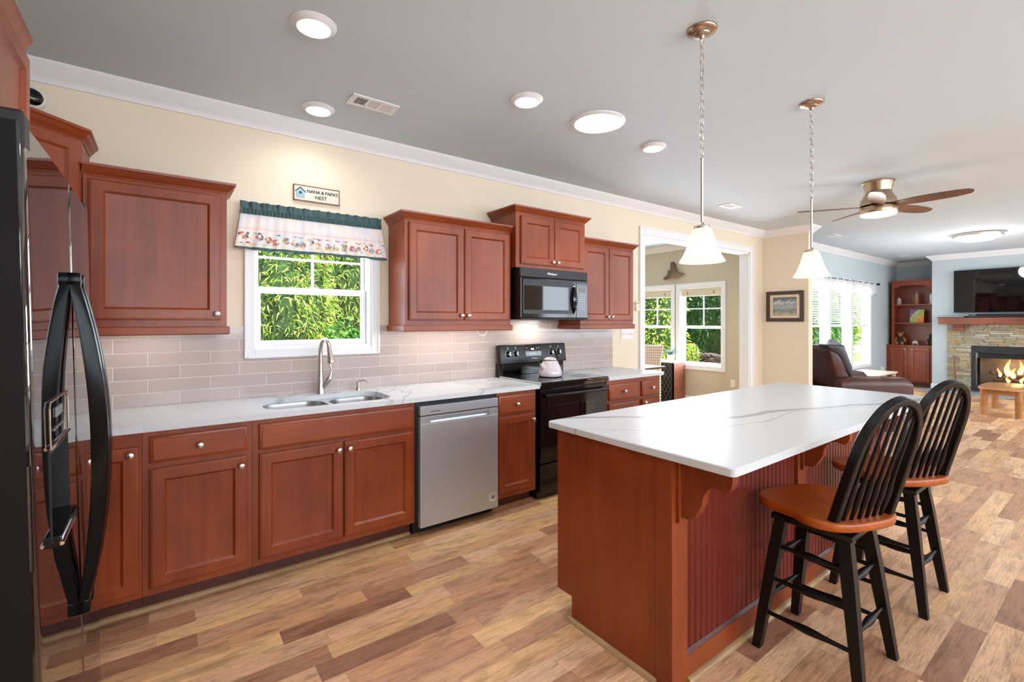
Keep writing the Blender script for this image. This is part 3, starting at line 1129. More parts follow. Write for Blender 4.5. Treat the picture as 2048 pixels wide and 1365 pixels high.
# diagonal corner wall cabinet
r = thing('wall_cabinet', 'tall diagonal corner cherry wall cabinet behind the refrigerator', 'cabinet', (-0.6, 3.1, 1.377))
poly = [(LW + 0.001, wb), (LW + 0.001, 2.815), (-0.633, 2.815), (-0.3235, YF), (-0.3235, wb)]
MB().prism(poly, 1.377, 2.302, 'xy').build('body', 'cherry', r)
dl = math.hypot(-0.3235 + 0.633, YF - 2.815)
dm = Matrix.Translation((-0.633, 2.815, 0)) @ Matrix.Rotation(math.atan2(YF - 2.815, 0.3095), 4, 'Z')
door(r, dm, 0.022, dl - 0.022, 1.412, 2.288, (dl - 0.05, 1.447))
crown(r, [(LW + 0.001, 2.815), (-0.633, 2.815), (-0.3235, YF), (-0.3235, wb)], 2.296, 0.85)

# cabinet above the refrigerator
r = thing('wall_cabinet', 'deep cherry cabinet above the black refrigerator', 'cabinet', (-0.64, 1.65, 1.80))
MB().box(LW + 0.001, -0.36, 1.18, 2.12, 1.795, 2.26).build('body', 'cherry', r)
fm = facePX(-0.36)
door(r, fm, 1.192, 1.645, 1.815, 2.238, (1.62, 1.85))
door(r, fm, 1.652, 2.108, 1.815, 2.238, (1.68, 1.85))
MB().sweep([(o * 0.55, 2.25 + h) for o, h in CCR], [(-0.36, 1.18), (-0.36, 2.12)]).build('crown', 'cherry_h', r, 30)
r = thing('wall_cabinet', 'cherry wall cabinet on the left wall between the refrigerator cabinet and the corner', 'cabinet', (-0.78, 2.46, 1.377))
MB().box(LW + 0.001, -0.634, 2.125, 2.812, 1.377, 2.138).build('body', 'cherry', r)
door(r, facePX(-0.634), 2.14, 2.46, 1.412, 2.116, (2.435, 1.447))
door(r, facePX(-0.634), 2.47, 2.79, 1.412, 2.116, (2.495, 1.447))

# ---------------------------------------------------------------- worktops
def slab_hole(mb, outer, hole, z0, z1, n=64):
    # outer rectangle with a rounded hole given as a loop of points
    x0, x1, y0, y1 = outer
    cx = sum(p[0] for p in hole) / len(hole)
    cy = sum(p[1] for p in hole) / len(hole)
    out = []
    for px, py in hole:
        dx, dy = px - cx, py - cy
        k = min([((x1 - cx) / dx if dx > 0 else (x0 - cx) / dx) if abs(dx) > 1e-9 else 9e9,
                 ((y1 - cy) / dy if dy > 0 else (y0 - cy) / dy) if abs(dy) > 1e-9 else 9e9])
        out.append([cx + dx * k, cy + dy * k])
    for c in ((x0, y0), (x0, y1), (x1, y0), (x1, y1)):
        b = min(out, key=lambda p: (p[0] - c[0]) ** 2 + (p[1] - c[1]) ** 2)
        b[0], b[1] = c
    O = lambda z: [(p[0], p[1], z) for p in out]
    Hh = lambda z: [(p[0], p[1], z) for p in hole]
    mb.loft([Hh(z0), O(z0), O(z1), Hh(z1), Hh(z0)], True, False, False)


SX0, SX1, SY0, SY1 = 0.455, 1.195, 2.865, 3.265
hole = rrect(SX0, SX1, SY0, SY1, 0.11, 10)
mb = MB()
zt, zb = 0.9145, 0.8845
slab_hole(mb, (0.30, 1.34, 2.785, W - 0.0095), hole, zb, zt)
mb.box(LW + 0.0095, 0.30, 2.785, W - 0.0095, zb, zt)
mb.box(1.34, 2.336, 2.785, W - 0.0095, zb, zt)
mb.box(LW + 0.0095, -0.30, 2.09, 2.785, zb, zt)
ct = mb.build('countertop', 'quartz')
tag(ct, 'long white quartz worktop with the sink cut into it', 'countertop')
mb = MB()
mb.box(3.119, 3.905, 2.785, W - 0.0095, zb, zt, 0.003)
tag(mb.build('countertop', 'quartz'), 'short white quartz worktop right of the black range', 'countertop')

# sink
r = thing('kitchen_sink', 'double bowl stainless steel undermount sink below the window', 'sink', (0.825, 3.06, 0.88))
fl = MB()
mid = 0.845
b1 = rrect(SX0 + 0.008, mid - 0.014, SY0 + 0.008, SY1 - 0.008, 0.105, 8)
b2 = rrect(mid + 0.014, SX1 - 0.008, SY0 + 0.008, SY1 - 0.03, 0.10, 8)
slab_hole(fl, (SX0 - 0.018, mid, SY0 - 0.018, SY1 + 0.018), b1, 0.8795, 0.8835)
slab_hole(fl, (mid, SX1 + 0.018, SY0 - 0.018, SY1 + 0.018), b2, 0.8795, 0.8835)
fl.build('rim', 'steel', r)
for pts, dep in ((b1, 0.20), (b2, 0.16)):
    cx = sum(p[0] for p in pts) / len(pts); cy = sum(p[1] for p in pts) / len(pts)
    sc = lambda k, z: [(cx + (p[0] - cx) * k, cy + (p[1] - cy) * k, z) for p in pts]
    mb = MB()
    mb.loft([sc(1, 0.8815), sc(0.985, 0.86), sc(0.95, 0.88 - dep + 0.02), sc(0.88, 0.88 - dep + 0.004), sc(0.2, 0.88 - dep)], True, False, True)
    bo = mb.build('bowl', 'sink_steel', r, 50)
    MB().lathe([(0.045, 0.88 - dep + 0.001), (0.045, 0.88 - dep + 0.004), (0.03, 0.88 - dep + 0.003), (0.001, 0.88 - dep + 0.001)], 20, (cx, cy, 0)).build('drain', 'chrome', bo, 40)

# faucet
fx, fy = 0.855, 3.335
r = thing('kitchen_faucet', 'brushed nickel gooseneck pull-down faucet behind the sink', 'faucet', (fx, fy, 0.915))
mb = MB()
mb.lathe([(0.032, 0.915), (0.031, 0.922), (0.024, 0.955), (0.019, 1.0), (0.0165, 1.05)], 24, (fx, fy, 0))
path = [(fx, fy, 1.045), (fx, fy, 1.18)]
for i in range(1, 13):
    a = math.radians(180 - 170 * i / 12)
    path.append((fx + 0.022 * (1 + math.cos(a)) * 0.5, fy - 0.065 - 0.065 * math.cos(a), 1.20 + 0.085 * math.sin(a)))
mb.tube(path, [0.016, 0.0145] + [0.0135] * 12, 16)
mb.build('spout', 'nickel', r, 50)
e = Vector(path[-1])
dv = Vector((0.006, -0.012, -0.06)).normalized()
mb = MB()
mb.lathe([(0.0145, -0.004), (0.0165, 0.02), (0.021, 0.06), (0.025, 0.082), (0.023, 0.088), (0.001, 0.088)], 20, tuple(e), tuple(dv))
mb.build('spray_head', 'nickel', r, 40)
mb = MB()
hb = Vector((fx + 0.02, fy - 0.008, 0.965))
mb.tube([(fx + 0.008, fy, 0.945), tuple(hb), (fx + 0.055, fy - 0.015, 1.015)], [0.017, 0.021, 0.0195], 16)
mb.tube([(fx + 0.054, fy - 0.015, 1.014), (fx + 0.064, fy - 0.018, 1.045), (fx + 0.066, fy - 0.02, 1.075), (fx + 0.056, fy - 0.022, 1.105), (fx + 0.062, fy - 0.022, 1.13)],
        [0.0185, 0.011, 0.007, 0.0085, 0.004], 12)
mb.build('handle', 'nickel', r, 50)
# soap dispenser
r = thing('soap_dispenser', 'small brushed nickel soap pump on the worktop right of the faucet', 'soap dispenser', (1.115, 3.345, 0.915))
mb = MB()
mb.lathe([(0.02, 0.915), (0.019, 0.922), (0.012, 0.94), (0.009, 0.952), (0.0135, 0.956), (0.0135, 0.972), (0.006, 0.977), (0.001, 0.978)], 20, (1.115, 3.345, 0))
mb.build('pump_body', 'nickel', r, 40)
mb = MB()
mb.tube([(1.105, 3.347, 0.968), (1.13, 3.335, 0.981), (1.15, 3.32, 0.984), (1.165, 3.31, 0.974), (1.17, 3.305, 0.966)], [0.006, 0.006, 0.005, 0.0045, 0.004], 10)
mb.build('nozzle', 'nickel', r, 50)

# ---------------------------------------------------------------- refrigerator (built upright, then leant back a little)
r = thing('refrigerator', 'glossy black side by side refrigerator with curved handles and a door dispenser', 'refrigerator')
X0, YA, YB, ZF = 0.0, 1.19, 2.085, 1.762      # local x: 0 is the door front
SEAM = 1.66
MB().box(-0.72, -0.075, YA + 0.004, YB - 0.004, 0.03, 1.715, 0.006).build('body', 'fridge_side', r)
MB().box(-0.66, -0.12, YA + 0.03, YB - 0.03, 0.0, 0.03).build('base_grille', 'black_matt', r)


def bowed_door(name, ya, yb, cut=None):
    # door slab with a gently bowed front and rounded long edges
    mb = MB()
    th = 0.07
    n = 60
    pr = [(-th, ya), (-th, yb)]
    for i in range(n + 1):
        t = i / n
        y = yb + (ya - yb) * t
        k = abs(2 * t - 1)
        pr.append((-0.005 * ((y - 1.66) / 0.47) ** 2 - (0.008 * k ** 44 if (y - 1.66) * (y - (ya + yb) / 2) > 0 else 0.003 * k ** 50), y))
    for z0, z1 in ([(0.05, ZF)] if not cut else [(0.05, cut[2]), (cut[3], ZF)]):
        mb.prism(pr, z0, z1, 'xy')
    if cut:
        y0, y1, z0, z1 = cut
        for a, b in ((ya, y0), (y1, yb)):
            pp = [(-th, a), (-th, b)]
            for i in range(n + 1):
                t = (yb - b) / (yb - ya) + ((b - a) / (yb - ya)) * i / n
                y = yb + (ya - yb) * t
                k = abs(2 * t - 1)
                pp.append((-0.005 * ((y - 1.66) / 0.47) ** 2 - (0.008 * k ** 44 if (y - 1.66) * (y - (ya + yb) / 2) > 0 else 0.003 * k ** 50), y))
            mb.prism(pp, z0, z1, 'xy')
    o = mb.build(name, ['fridge', 'fridge_side'], r, 40)
    for p in o.data.polygons:
        if abs(p.normal.y) > 0.98 and p.area > 0.002:
            p.material_index = 1
            p.use_smooth = False
    return o


DC = (1.315, 1.535, 0.955, 1.145)
d1 = bowed_door('freezer_door', YA, SEAM - 0.003, DC)
d2 = bowed_door('refrigerator_door', SEAM + 0.003, YB)


def bow_handle(y, parent):
    mb = MB()
    rings = []
    n = 28
    z0, z1 = 0.66, 1.525
    for i in range(n + 1):
        t = i / n
        z = z0 + (z1 - z0) * t
        s = math.sin(PI * t)
        out = 0.008 + 0.058 * s ** 0.75
        w = 0.009 + 0.009 * s ** 0.5
        th = 0.012 + 0.022 * s ** 0.5
        rings.append([(out - th, y - w, z), (out - 0.008, y - w, z), (out, y - w * 0.7, z), (out + 0.003, y, z), (out, y + w * 0.7, z), (out - 0.008, y + w, z), (out - th, y + w, z)])
    mb.loft(rings)
    mb.box(-0.006, 0.022, y - 0.012, y + 0.012, z0 - 0.004, z0 + 0.03, 0.004)
    mb.box(-0.006, 0.022, y - 0.012, y + 0.012, z1 - 0.03, z1 + 0.004, 0.004)
    return mb.build('handle', 'handle_black', parent, 40)


bow_handle(SEAM - 0.032, d1)
bow_handle(SEAM + 0.032, d2)
dp = MB()
y0, y1, z0, z1 = DC
dp.box(-0.066, -0.058, y0, y1, z0, z1)
dp.box(-0.058, -0.001, y0, y0 + 0.006, z0, z1)
dp.box(-0.058, -0.001, y1 - 0.006, y1, z0, z1)
dp.box(-0.058, -0.001, y0 + 0.006, y1 - 0.006, z1 - 0.012, z1)
dsp = dp.build('dispenser', 'black_matt', d1)
MB().box(-0.058, 0.012, y0 + 0.006, y1 - 0.006, z0 - 0.012, z0 + 0.012, 0.003).build('drip_tray', 'black_gloss', d1)
mb = MB()
MB().tube([(0.0125, y0 + 0.004, z0 - 0.004), (0.0125, y1 - 0.004, z0 - 0.004)], 0.004, 8).build('tray_edge', 'chrome', d1)
MB().tube([(0.0015, y0, z1 + 0.002), (0.0015, y1, z1 + 0.002)], 0.0035, 8).build('panel_edge', 'chrome', d1)
zz = z1 + 0.095
mb.tube([(0.0005, y0, z1 + 0.002), (0.0005, y0, zz - 0.012), (0.0005, y0 + 0.012, zz), (0.0005, y1 - 0.012, zz), (0.0005, y1, zz - 0.012), (0.0005, y1, z1 + 0.002)], 0.002, 8)
mb.build('chrome_trim', 'chrome', d1)
mb = MB()
for i in range(5):
    mb.box(-0.0012, 0.0008, y0 + 0.045 + 0.03 * i, y0 + 0.06 + 0.03 * i, z1 + 0.03, z1 + 0.034)
mb.box(-0.0012, 0.0008, y0 + 0.07, y0 + 0.15, z1 + 0.055, z1 + 0.075)
mb.build('control_marks', 'grey_fabric', d1)
MB().box(-0.16, -0.004, YA + 0.004, YA + 0.06, 1.7155, 1.785, 0.006).build('hinge_cover', 'black_matt', r)
MB().box(-0.16, -0.004, YB - 0.06, YB - 0.004, 1.7155, 1.785, 0.006).build('hinge_cover', 'black_matt', r)
r.location = (-0.158, 0, 0.0)
r.rotation_euler = (0, math.radians(-1.27), 0)
for _c in (-0.66, -0.12):
    pass

# ---------------------------------------------------------------- dishwasher
r = thing('dishwasher', 'stainless steel dishwasher between the sink cabinet and the slim base cabinet', 'dishwasher', (1.63, 3.1, 0))
MB().box(1.311, 1.946, 2.825, W - 0.0105, 0.10, 0.882).build('tub', 'black_matt', r)
MB().box(1.316, 1.942, 2.88, 3.3, 0.0, 0.10).build('toe_kick', 'black_matt', r)
mb = MB()
dx0, dx1, dy = 1.330, 1.941, 2.786
px0, px1, pz0, pz1 = 1.405, 1.868, 0.737, 0.770
mb.box(dx0, dx1, dy, 2.824, 0.065, pz0, 0.003)
mb.box(dx0, px0, dy, 2.824, pz0 - 0.001, 0.785, 0.001)
mb.box(px1, dx1, dy, 2.824, pz0 - 0.001, 0.785, 0.001)
mb.box(px0, px1, dy, 2.824, pz1, 0.785, 0.001)
mb.box(px0, px1, dy + 0.028, 2.824, pz0, pz1)
dd = mb.build('door', 'steel', r)
MB().box(dx0, dx1, dy + 0.006, 2.824, 0.785, 0.792).build('seam', 'black_matt', dd)
MB().box(dx0, dx1, dy, 2.824, 0.792, 0.852, 0.003).build('control_strip', 'steel', dd)
mb = MB()
mb.box(px0 + 0.002, px1 - 0.002, dy + 0.001, dy + 0.026, pz0 - 0.0005, pz0 + 0.004)
mb.build('pocket_handle', 'chrome', dd)
MB().box(1.40, 1.475, dy - 0.0008, dy + 0.001, 0.812, 0.816).build('badge', 'charcoal', dd)
mb = MB(faceNY(dy - 0.0012))
mb.cyl((1.893, 0.0012, 0.147), 0.033, 0.001, 32, (0, -1, 0))
st = mb.build('sticker', 'text_white', dd)
mb = MB()
for a0 in (20, 200):
    pts = [(1.893 + 0.014 * math.cos(math.radians(a)), dy - 0.0028, 0.147 + 0.012 * math.sin(math.radians(a))) for a in range(a0, a0 + 131, 13)]
    mb.tube(pts, 0.0022, 6)
mb.box(1.884, 1.910, dy - 0.0028, dy - 0.0015, 0.144, 0.150)
for k in range(14):
    a = 2 * PI * k / 14
    cx, cz = 1.893 + 0.026 * math.cos(a), 0.147 + 0.026 * math.sin(a)
    if math.sin(a) > -0.3:
        mb.box(cx - 0.0025, cx + 0.0025, dy - 0.0027, dy - 0.0015, cz - 0.0025, cz + 0.0025)
mb.build('emblem', 'text_dark', st)

# ---------------------------------------------------------------- range
r = thing('electric_range', 'black electric range with a glass cooktop and back console', 'range', (2.73, 3.1, 0))
RX0, RX1 = 2.345, 3.110
MB().box(RX0, RX1, 2.835, W - 0.02, 0.02, 0.905).build('body', 'black', r)
MB().box(RX0 + 0.03, RX1 - 0.03, 2.88, 3.3, 0, 0.02).build('plinth', 'black_matt', r)
ck = MB().box(RX0 - 0.004, RX1 + 0.004, 2.785, 3.335, 0.905, 0.9265, 0.006).build('cooktop', 'black_glass', r)
mb = MB()
for cx, cy, rr in ((2.53, 2.95, 0.105), (2.93, 2.95, 0.085), (2.53, 3.2, 0.085), (2.93, 3.2, 0.105)):
    for q in (rr, rr * 0.62):
        mb.tube([(cx + q * math.cos(a * PI / 18), cy + q * math.sin(a * PI / 18), 0.9266) for a in range(36)], 0.0009, 5, True)
mb.build('burner_rings', 'charcoal', ck)
MB().box(RX0 - 0.0045, RX0 + 0.003, 2.785, 3.34, 0.900, 0.9285, 0.002).build('trim_strip', 'steel', r)
od = MB().box(RX0 + 0.002, RX1 - 0.002, 2.797, 2.834, 0.295, 0.868, 0.006).build('oven_door', 'black_gloss', r)
MB().box(2.50, 2.955, 2.7955, 2.7965, 0.42, 0.735).build('oven_window', 'black_glass', od)
mb = MB()
mb.tube([(RX0 + 0.03, 2.768, 0.825), (2.73, 2.760, 0.825), (RX1 - 0.03, 2.768, 0.825)], 0.0135, 14)
for x in (RX0 + 0.05, RX1 - 0.05): mb.box(x - 0.012, x + 0.012, 2.768, 2.799, 0.813, 0.837, 0.003)
mb.build('handle', 'black_gloss', od, 40)
MB().box(RX0 + 0.002, RX1 - 0.002, 2.805, 2.834, 0.872, 0.904, 0.004).build('vent_strip', 'black_gloss', r)
MB().box(RX0 + 0.004, RX1 - 0.004, 2.803, 2.834, 0.06, 0.285, 0.008).build('drawer', 'black_gloss', r)
MB().box(2.58, 2.88, 2.8015, 2.803, 0.235, 0.262).build('drawer_pull', 'black_matt', r)
# back console: lower riser, then the leaning control panel
MB().box(RX0 + 0.006, RX1 - 0.006, 3.352, W - 0.015, 0.905, 1.035, 0.004).build('backguard', 'black_gloss', r)
mb = MB()
tilt = math.radians(8)
pm = Matrix.Translation((0, 3.318, 1.028)) @ Matrix.Rotation(-tilt, 4, 'X')
mb.M = pm
mb.box(RX0 - 0.004, RX1 + 0.004, 0.0, 0.06, 0.0, 0.172, 0.008, 3)
cp = mb.build('control_panel', 'black', r, 40)


def stove_knob(x):
    k = MB(pm)
    k.lathe([(0.030, 0), (0.030, 0.004), (0.0225, 0.006), (0.021, 0.022), (0.018, 0.027), (0.001, 0.028)], 24, (x, 0, 0.088), (0, -1, 0))
    o = k.build('knob', 'black_gloss', cp, 40)
    MB(pm).tube([(x + 0.031 * math.cos(math.radians(a)), -0.001, 0.088 + 0.031 * math.sin(math.radians(a))) for a in range(-250, 71, 16)], 0.0012, 6).build('dial_ring', 'text_white', o)
    MB(pm).box(x - 0.0065, x + 0.0065, -0.034, -0.024, 0.070, 0.106, 0.003).build('grip', 'steel', o)
    m2 = MB(pm)
    m2.box(x - 0.004, x + 0.004, -0.0015, 0, 0.142, 0.149)
    m2.box(x - 0.003, x + 0.003, -0.0015, 0, 0.129, 0.135)
    m2.build('dial_mark', 'text_white', o)


for x in (2.428, 2.512, 2.925, 3.020): stove_knob(x)
MB(pm).box(2.618, 2.805, -0.001, 0.001, 0.062, 0.156).build('display_panel', 'black_glass', cp)
text_obj('clock_digits', '9:02', 0.021, pm @ Matrix.Translation((2.686, -0.0016, 0.118)), 'clock', cp, 0.0003)
mb = MB(pm)
for i in range(6): mb.box(2.668 + i * 0.013, 2.677 + i * 0.013, -0.0016, -0.0008, 0.081, 0.088)
for px_, pz_ in ((2.632, .138), (2.65, .138), (2.632, .113), (2.65, .113), (2.634, .086), (2.755, .138), (2.775, .138), (2.79, .138), (2.752, .124), (2.778, .124), (2.778, .104), (2.778, .09)):
    mb.box(px_ - 0.003, px_ + 0.003, -0.0016, -0.0008, pz_ - 0.002, pz_ + 0.002)
mb.build('button_marks', 'text_white', cp)
text_obj('logo', 'Whirlpool', 0.017, pm @ Matrix.Translation((2.688, -0.0005, 0.036)), 'text_white', cp, 0.0004)

# kettle
kx, ky, kz = 2.693, 3.075, 0.927
r = thing('tea_kettle', 'pale lilac enamel tea kettle with a black handle on the cooktop', 'kettle', (kx, ky, kz))
t = NT('lilac_enamel')
M['enamel'] = plain('lilac_white_enamel', rgb(218, 206, 210), 0.12, var=0.05, vs=30, coat=0.5)
mb = MB()
mb.lathe([(0.096, kz + 0.004), (0.101, kz + 0.012), (0.103, kz + 0.03), (0.098, kz + 0.055), (0.085, kz + 0.09), (0.068, kz + 0.125), (0.058, kz + 0.14), (0.055, kz + 0.142)], 36, (kx, ky, 0))
mb.build('pot', 'enamel', r, 60)
MB().lathe([(0.095, kz), (0.0985, kz + 0.0035), (0.095, kz + 0.005)], 36, (kx, ky, 0)).build('base_rim', 'black', r, 40)
mb = MB()
mb.lathe([(0.058, kz + 0.142), (0.057, kz + 0.148), (0.047, kz + 0.159), (0.025, kz + 0.167), (0.001, kz + 0.169)], 36, (kx, ky, 0))
ld = mb.build('lid', 'enamel', r, 60)
MB().tube([(kx + 0.0575 * math.cos(a * PI / 16), ky + 0.0575 * math.sin(a * PI / 16), kz + 0.142) for a in range(32)], 0.003, 8, True).build('lid_rim', 'black', ld, 40)
sd = Vector((-0.93, -0.1, 0)).normalized()
sp = lambda d, z: (kx + sd.x * d, ky + sd.y * d, kz + z)
mb = MB()
mb.tube([sp(0.075, 0.07), sp(0.096, 0.09), sp(0.112, 0.115), sp(0.120, 0.128)], [0.026, 0.022, 0.017, 0.0155], 16)
mb.build('spout', 'enamel', r, 60)
MB().tube([sp(0.118, 0.126), sp(0.122, 0.131)], [0.0165, 0.0165], 16).build('spout_rim', 'black', r, 40)
mb = MB()
mb.tube([sp(0.1, 0.14), sp(0.122, 0.145), sp(0.128, 0.152)], [0.006, 0.009, 0.004], 10)
mb.tube([sp(0.058, 0.138), sp(0.10, 0.142)], 0.003, 8)
mb.build('whistle_lever', 'black', r, 40)
mb = MB()
pts = [sp(-0.088, 0.085), sp(-0.094, 0.12), sp(-0.092, 0.16), sp(-0.08, 0.2), sp(-0.055, 0.228), sp(-0.02, 0.24), sp(0.02, 0.242)]
mb.tube(pts, [0.009, 0.010, 0.011, 0.011, 0.010, 0.008, 0.005], 14)
mb.build('handle', 'black', r, 50)
mb = MB()
mb.tube([sp(-0.062, 0.135), sp(-0.085, 0.128), sp(-0.092, 0.118)], 0.006, 10)
mb.build('handle_bracket', 'chrome', r, 50)

# ---------------------------------------------------------------- microwave
r = thing('microwave_oven', 'black over-the-range microwave oven above the cooktop', 'microwave', (2.70, 3.2, 1.42))
MX0, MX1, MZ0, MZ1, MY = 2.326, 3.096, 1.420, 1.8465, 3.045
MB().box(MX0, MX1, MY + 0.002, W - 0.0105, MZ0, MZ1, 0.003).build('body', 'black', r)
fm = faceNY(MY)
KX = 2.955
MB(fm).box(MX0, MX1, -0.022, 0.0, 1.772, MZ1, 0.003).build('vent_grille', 'charcoal', r)
mb = MB(fm)
md = mb.box(MX0, KX - 0.002, -0.026, 0.0, MZ0 + 0.012, 1.769, 0.006).build('door', 'black_gloss', r)
MB(fm).box(2.352, 2.905, -0.0265, -0.0258, 1.468, 1.752).build('door_frame', 'black', md)
MB(fm).box(2.362, 2.878, -0.0275, -0.0262, 1.500, 1.700).build('window', 'black_glass', md)
mb = MB(fm)
rings = []
for i in range(17):
    t = i / 16
    z = 1.462 + (1.738 - 1.462) * t
    s = math.sin(PI * t)
    w = 0.008 + 0.016 * s
    o = -0.027 - 0.034 * s ** 0.7
    rings.append([(2.918 - w, o + 0.010, z), (2.918, o, z), (2.918 + w, o + 0.010, z), (2.918, o + 0.016, z)])
mb.loft(rings)
mb.build('handle', 'black_gloss', md, 50)
kp = MB(fm).box(KX, MX1, -0.026, 0.0, MZ0 + 0.012, 1.769, 0.006).build('keypad', 'black_gloss', r)
MB(fm).box(2.985, 3.062, -0.0268, -0.0258, 1.668, 1.700).build('display', 'grey_fabric', kp)
mb = MB(fm)
for i in range(3):
    for j in range(7):
        mb.box(2.992 + i * 0.026, 3.001 + i * 0.026, -0.0268, -0.0258, 1.640 - j * 0.021, 1.646 - j * 0.021)
mb.build('button_marks', 'text_white', kp)
MB(fm).prism([(-0.02, MZ0), (-0.03, MZ0 + 0.004), (-0.03, MZ0 + 0.010), (0.0, MZ0 + 0.010)], MX0, MX1, 'yz').build('bottom_lip', 'charcoal', r)
text_obj('logo', 'Whirlpool', 0.026, fm @ Matrix.Translation((2.614, -0.0225, 1.800)), 'text_white', r, 0.0005, bold=0.0006)
lamp('cooktop_light', 'AREA', (2.70, 3.28, 1.416), 1.6, WARM, 0.25, 0.08)

# warm strip lights under the wall cabinets
lamp('under_cabinet_light', 'AREA', (1.83, 3.24, 1.370), 2.2, WARM, 0.75, 0.05)
lamp('under_cabinet_light', 'AREA', (-0.12, 3.24, 1.370), 0.8, WARM, 0.35, 0.05)

# ---------------------------------------------------------------- island
r = thing('kitchen_island', 'cherry kitchen island with red beadboard and scrolled brackets', 'kitchen island', (2.75, 1.38, 0))
IX0, IX1, IY0, IY1 = 1.535, 3.965, 1.060, 1.70
mb = MB()
mb.box(IX0 + 0.02, IX1 - 0.02, IY0 + 0.03, IY1 - 0.02, 0.1, 0.883)
mb.box(IX0 + 0.02, IX1 - 0.02, IY0 + 0.03, IY1 - 0.10, 0.0, 0.1)
mb.build('carcass', 'cherry', r)
mb = MB()
mb.prism([(IY0 + 0.078, 0.0), (IY1 - 0.098, 0.0), (IY1 - 0.098, 0.115), (IY1, 0.115), (IY1, 0.883), (IY0 + 0.078, 0.883)], IX0 + 0.002, IX0 + 0.019, 'yz')
mb.build('end_panel', 'cherry', r)
mb = MB()
mb.prism([(IY0 + 0.078, 0.0), (IY1 - 0.098, 0.0), (IY1 - 0.098, 0.115), (IY1, 0.115), (IY1, 0.883), (IY0 + 0.078, 0.883)], IX1 - 0.019, IX1 - 0.002, 'yz')
mb.build('end_panel', 'cherry', r)
for x0, x1, b in ((IX0, IX0 + 0.10, 0.002), (2.61, 2.71, 0.002), (IX1 - 0.10, IX1, 0.002)):
    MB().box(x0, x1, IY0, IY0 + 0.077 if x0 != 2.61 else IY0 + 0.03, 0.0, 0.883, b).build('post', 'cherry', r)
for x0, x1 in ((IX0 + 0.10, 2.61), (2.71, IX1 - 0.10)):
    # beadboard: grooved sheet
    mb = MB()
    n = max(2, round((x1 - x0) / 0.0405))
    w = (x1 - x0) / n
    prof = []
    for i in range(n):
        a = x0 + i * w
        prof += [(a, 0.004), (a + 0.003, 0.0), (a + w - 0.010, 0.0), (a + w - 0.008, 0.003), (a + w - 0.005, 0.0005), (a + w - 0.002, 0.003)]
    prof.append((x1, 0.004))
    yb = IY0 + 0.016
    mb.loft([[(a, yb + d, 0.112) for a, d in prof], [(a, yb + d, 0.883) for a, d in prof]], False)
    mb.box(x0, x1, yb + 0.006, yb + 0.013, 0.112, 0.883)
    mb.build('beadboard', 'red_bead', r)
    MB().box(x0, x1, IY0 + 0.003, IY0 + 0.029, 0.0, 0.10, 0.002).build('base_rail', 'cherry_h', r)
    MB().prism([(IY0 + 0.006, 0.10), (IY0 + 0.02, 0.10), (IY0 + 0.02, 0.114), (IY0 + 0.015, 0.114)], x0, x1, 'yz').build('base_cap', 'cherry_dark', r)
# doors on the range side
fI = Matrix.Translation((0, IY1 - 0.02, 0)) @ Matrix.Rotation(PI, 4, 'Z')
for k in range(4):
    u1 = -(IX0 + 0.03 + k * 0.595)
    door(r, fI, u1 - 0.585, u1, 0.13, 0.70, (u1 - 0.04 if k % 2 else u1 - 0.545, 0.66))
    door(r, fI, u1 - 0.585, u1, 0.72, 0.86, (u1 - 0.29, 0.79), 'cherry_h', DRAWP, 'drawer')


def corbel(x0, x1):
    zt_ = 0.8835
    MB().box(x0 - 0.012, x1 + 0.012, IY0 - 0.016, IY0 - 0.0005, 0.640, zt_, 0.003).build('backplate', 'cherry', r)
    yb = IY0 - 0.016
    pts = [(yb, zt_), (yb, 0.665)]
    for i in range(9):       # lower convex lobe
        a = math.radians(-90 + 100 * i / 8)
        pts.append((yb - 0.028 - 0.052 * max(0, math.cos(math.radians(-90) - a + PI / 2)) * 0 - 0.055 * (i / 8), 0.662 + 0.075 * (1 - math.cos(i / 8 * PI / 2)) + 0.0))
    x_, z_ = pts[-1]
    for i in range(1, 9):    # concave rise
        t = i / 8
        pts.append((x_ - 0.055 * (1 - math.cos(t * PI / 2)), z_ + 0.075 * math.sin(t * PI / 2)))
    x_, z_ = pts[-1]
    for i in range(1, 7):    # nose
        t = i / 6
        pts.append((x_ - 0.06 * math.sin(t * PI / 2), z_ + 0.010 * math.sin(t * PI) * -1 + 0.055 * t ** 3))
    pts.append((pts[-1][0] - 0.004, zt_))
    mb = MB()
    mb.prism(pts, x0, x1, 'yz')
    return mb.build('corbel', 'cherry', r, 30)


corbel(1.573, 1.613)
corbel(2.650, 2.690)
corbel(3.885, 3.925)
tag(MB().box(1.515, 4.005, 0.8095, 1.755, 0.8845, 0.9145, 0.0).build('tmp', 'quartz_isl'), 'x', 'x')
bpy.data.objects.remove(bpy.data.objects['tmp'])
mb = MB()
pts = rrect(1.515, 4.005, 0.8095, 1.755, 0.022, 6)
cxx, cyy = 2.76, 1.282
ins = lambda k, z: [(p[0] - math.copysign(k, p[0] - cxx), p[1] - math.copysign(k, p[1] - cyy), z) for p in pts]
mb.loft([ins(0.002, 0.8845), ins(0, 0.8865), ins(0, 0.911), ins(0.0035, 0.9145)])
tag(mb.build('countertop', 'quartz_isl', None, 30), 'white quartz island top with a broad grey vein', 'countertop')
struct(MB().sweep(QR, [(IX0 + 0.0015, IY1 - 0.08), (IX0 + 0.0015, IY0 + 0.07)][::-1] if False else [(IX0 + 0.0015, IY0 + 0.07), (IX0 + 0.0015, IY1 - 0.075)][::-1]).build('trim_9', 'oak_trim'))
struct(MB().sweep(QR, [(IX0 + 0.10, IY0 + 0.0025), (2.61, IY0 + 0.0025)]).build('trim_10', 'oak_trim'))
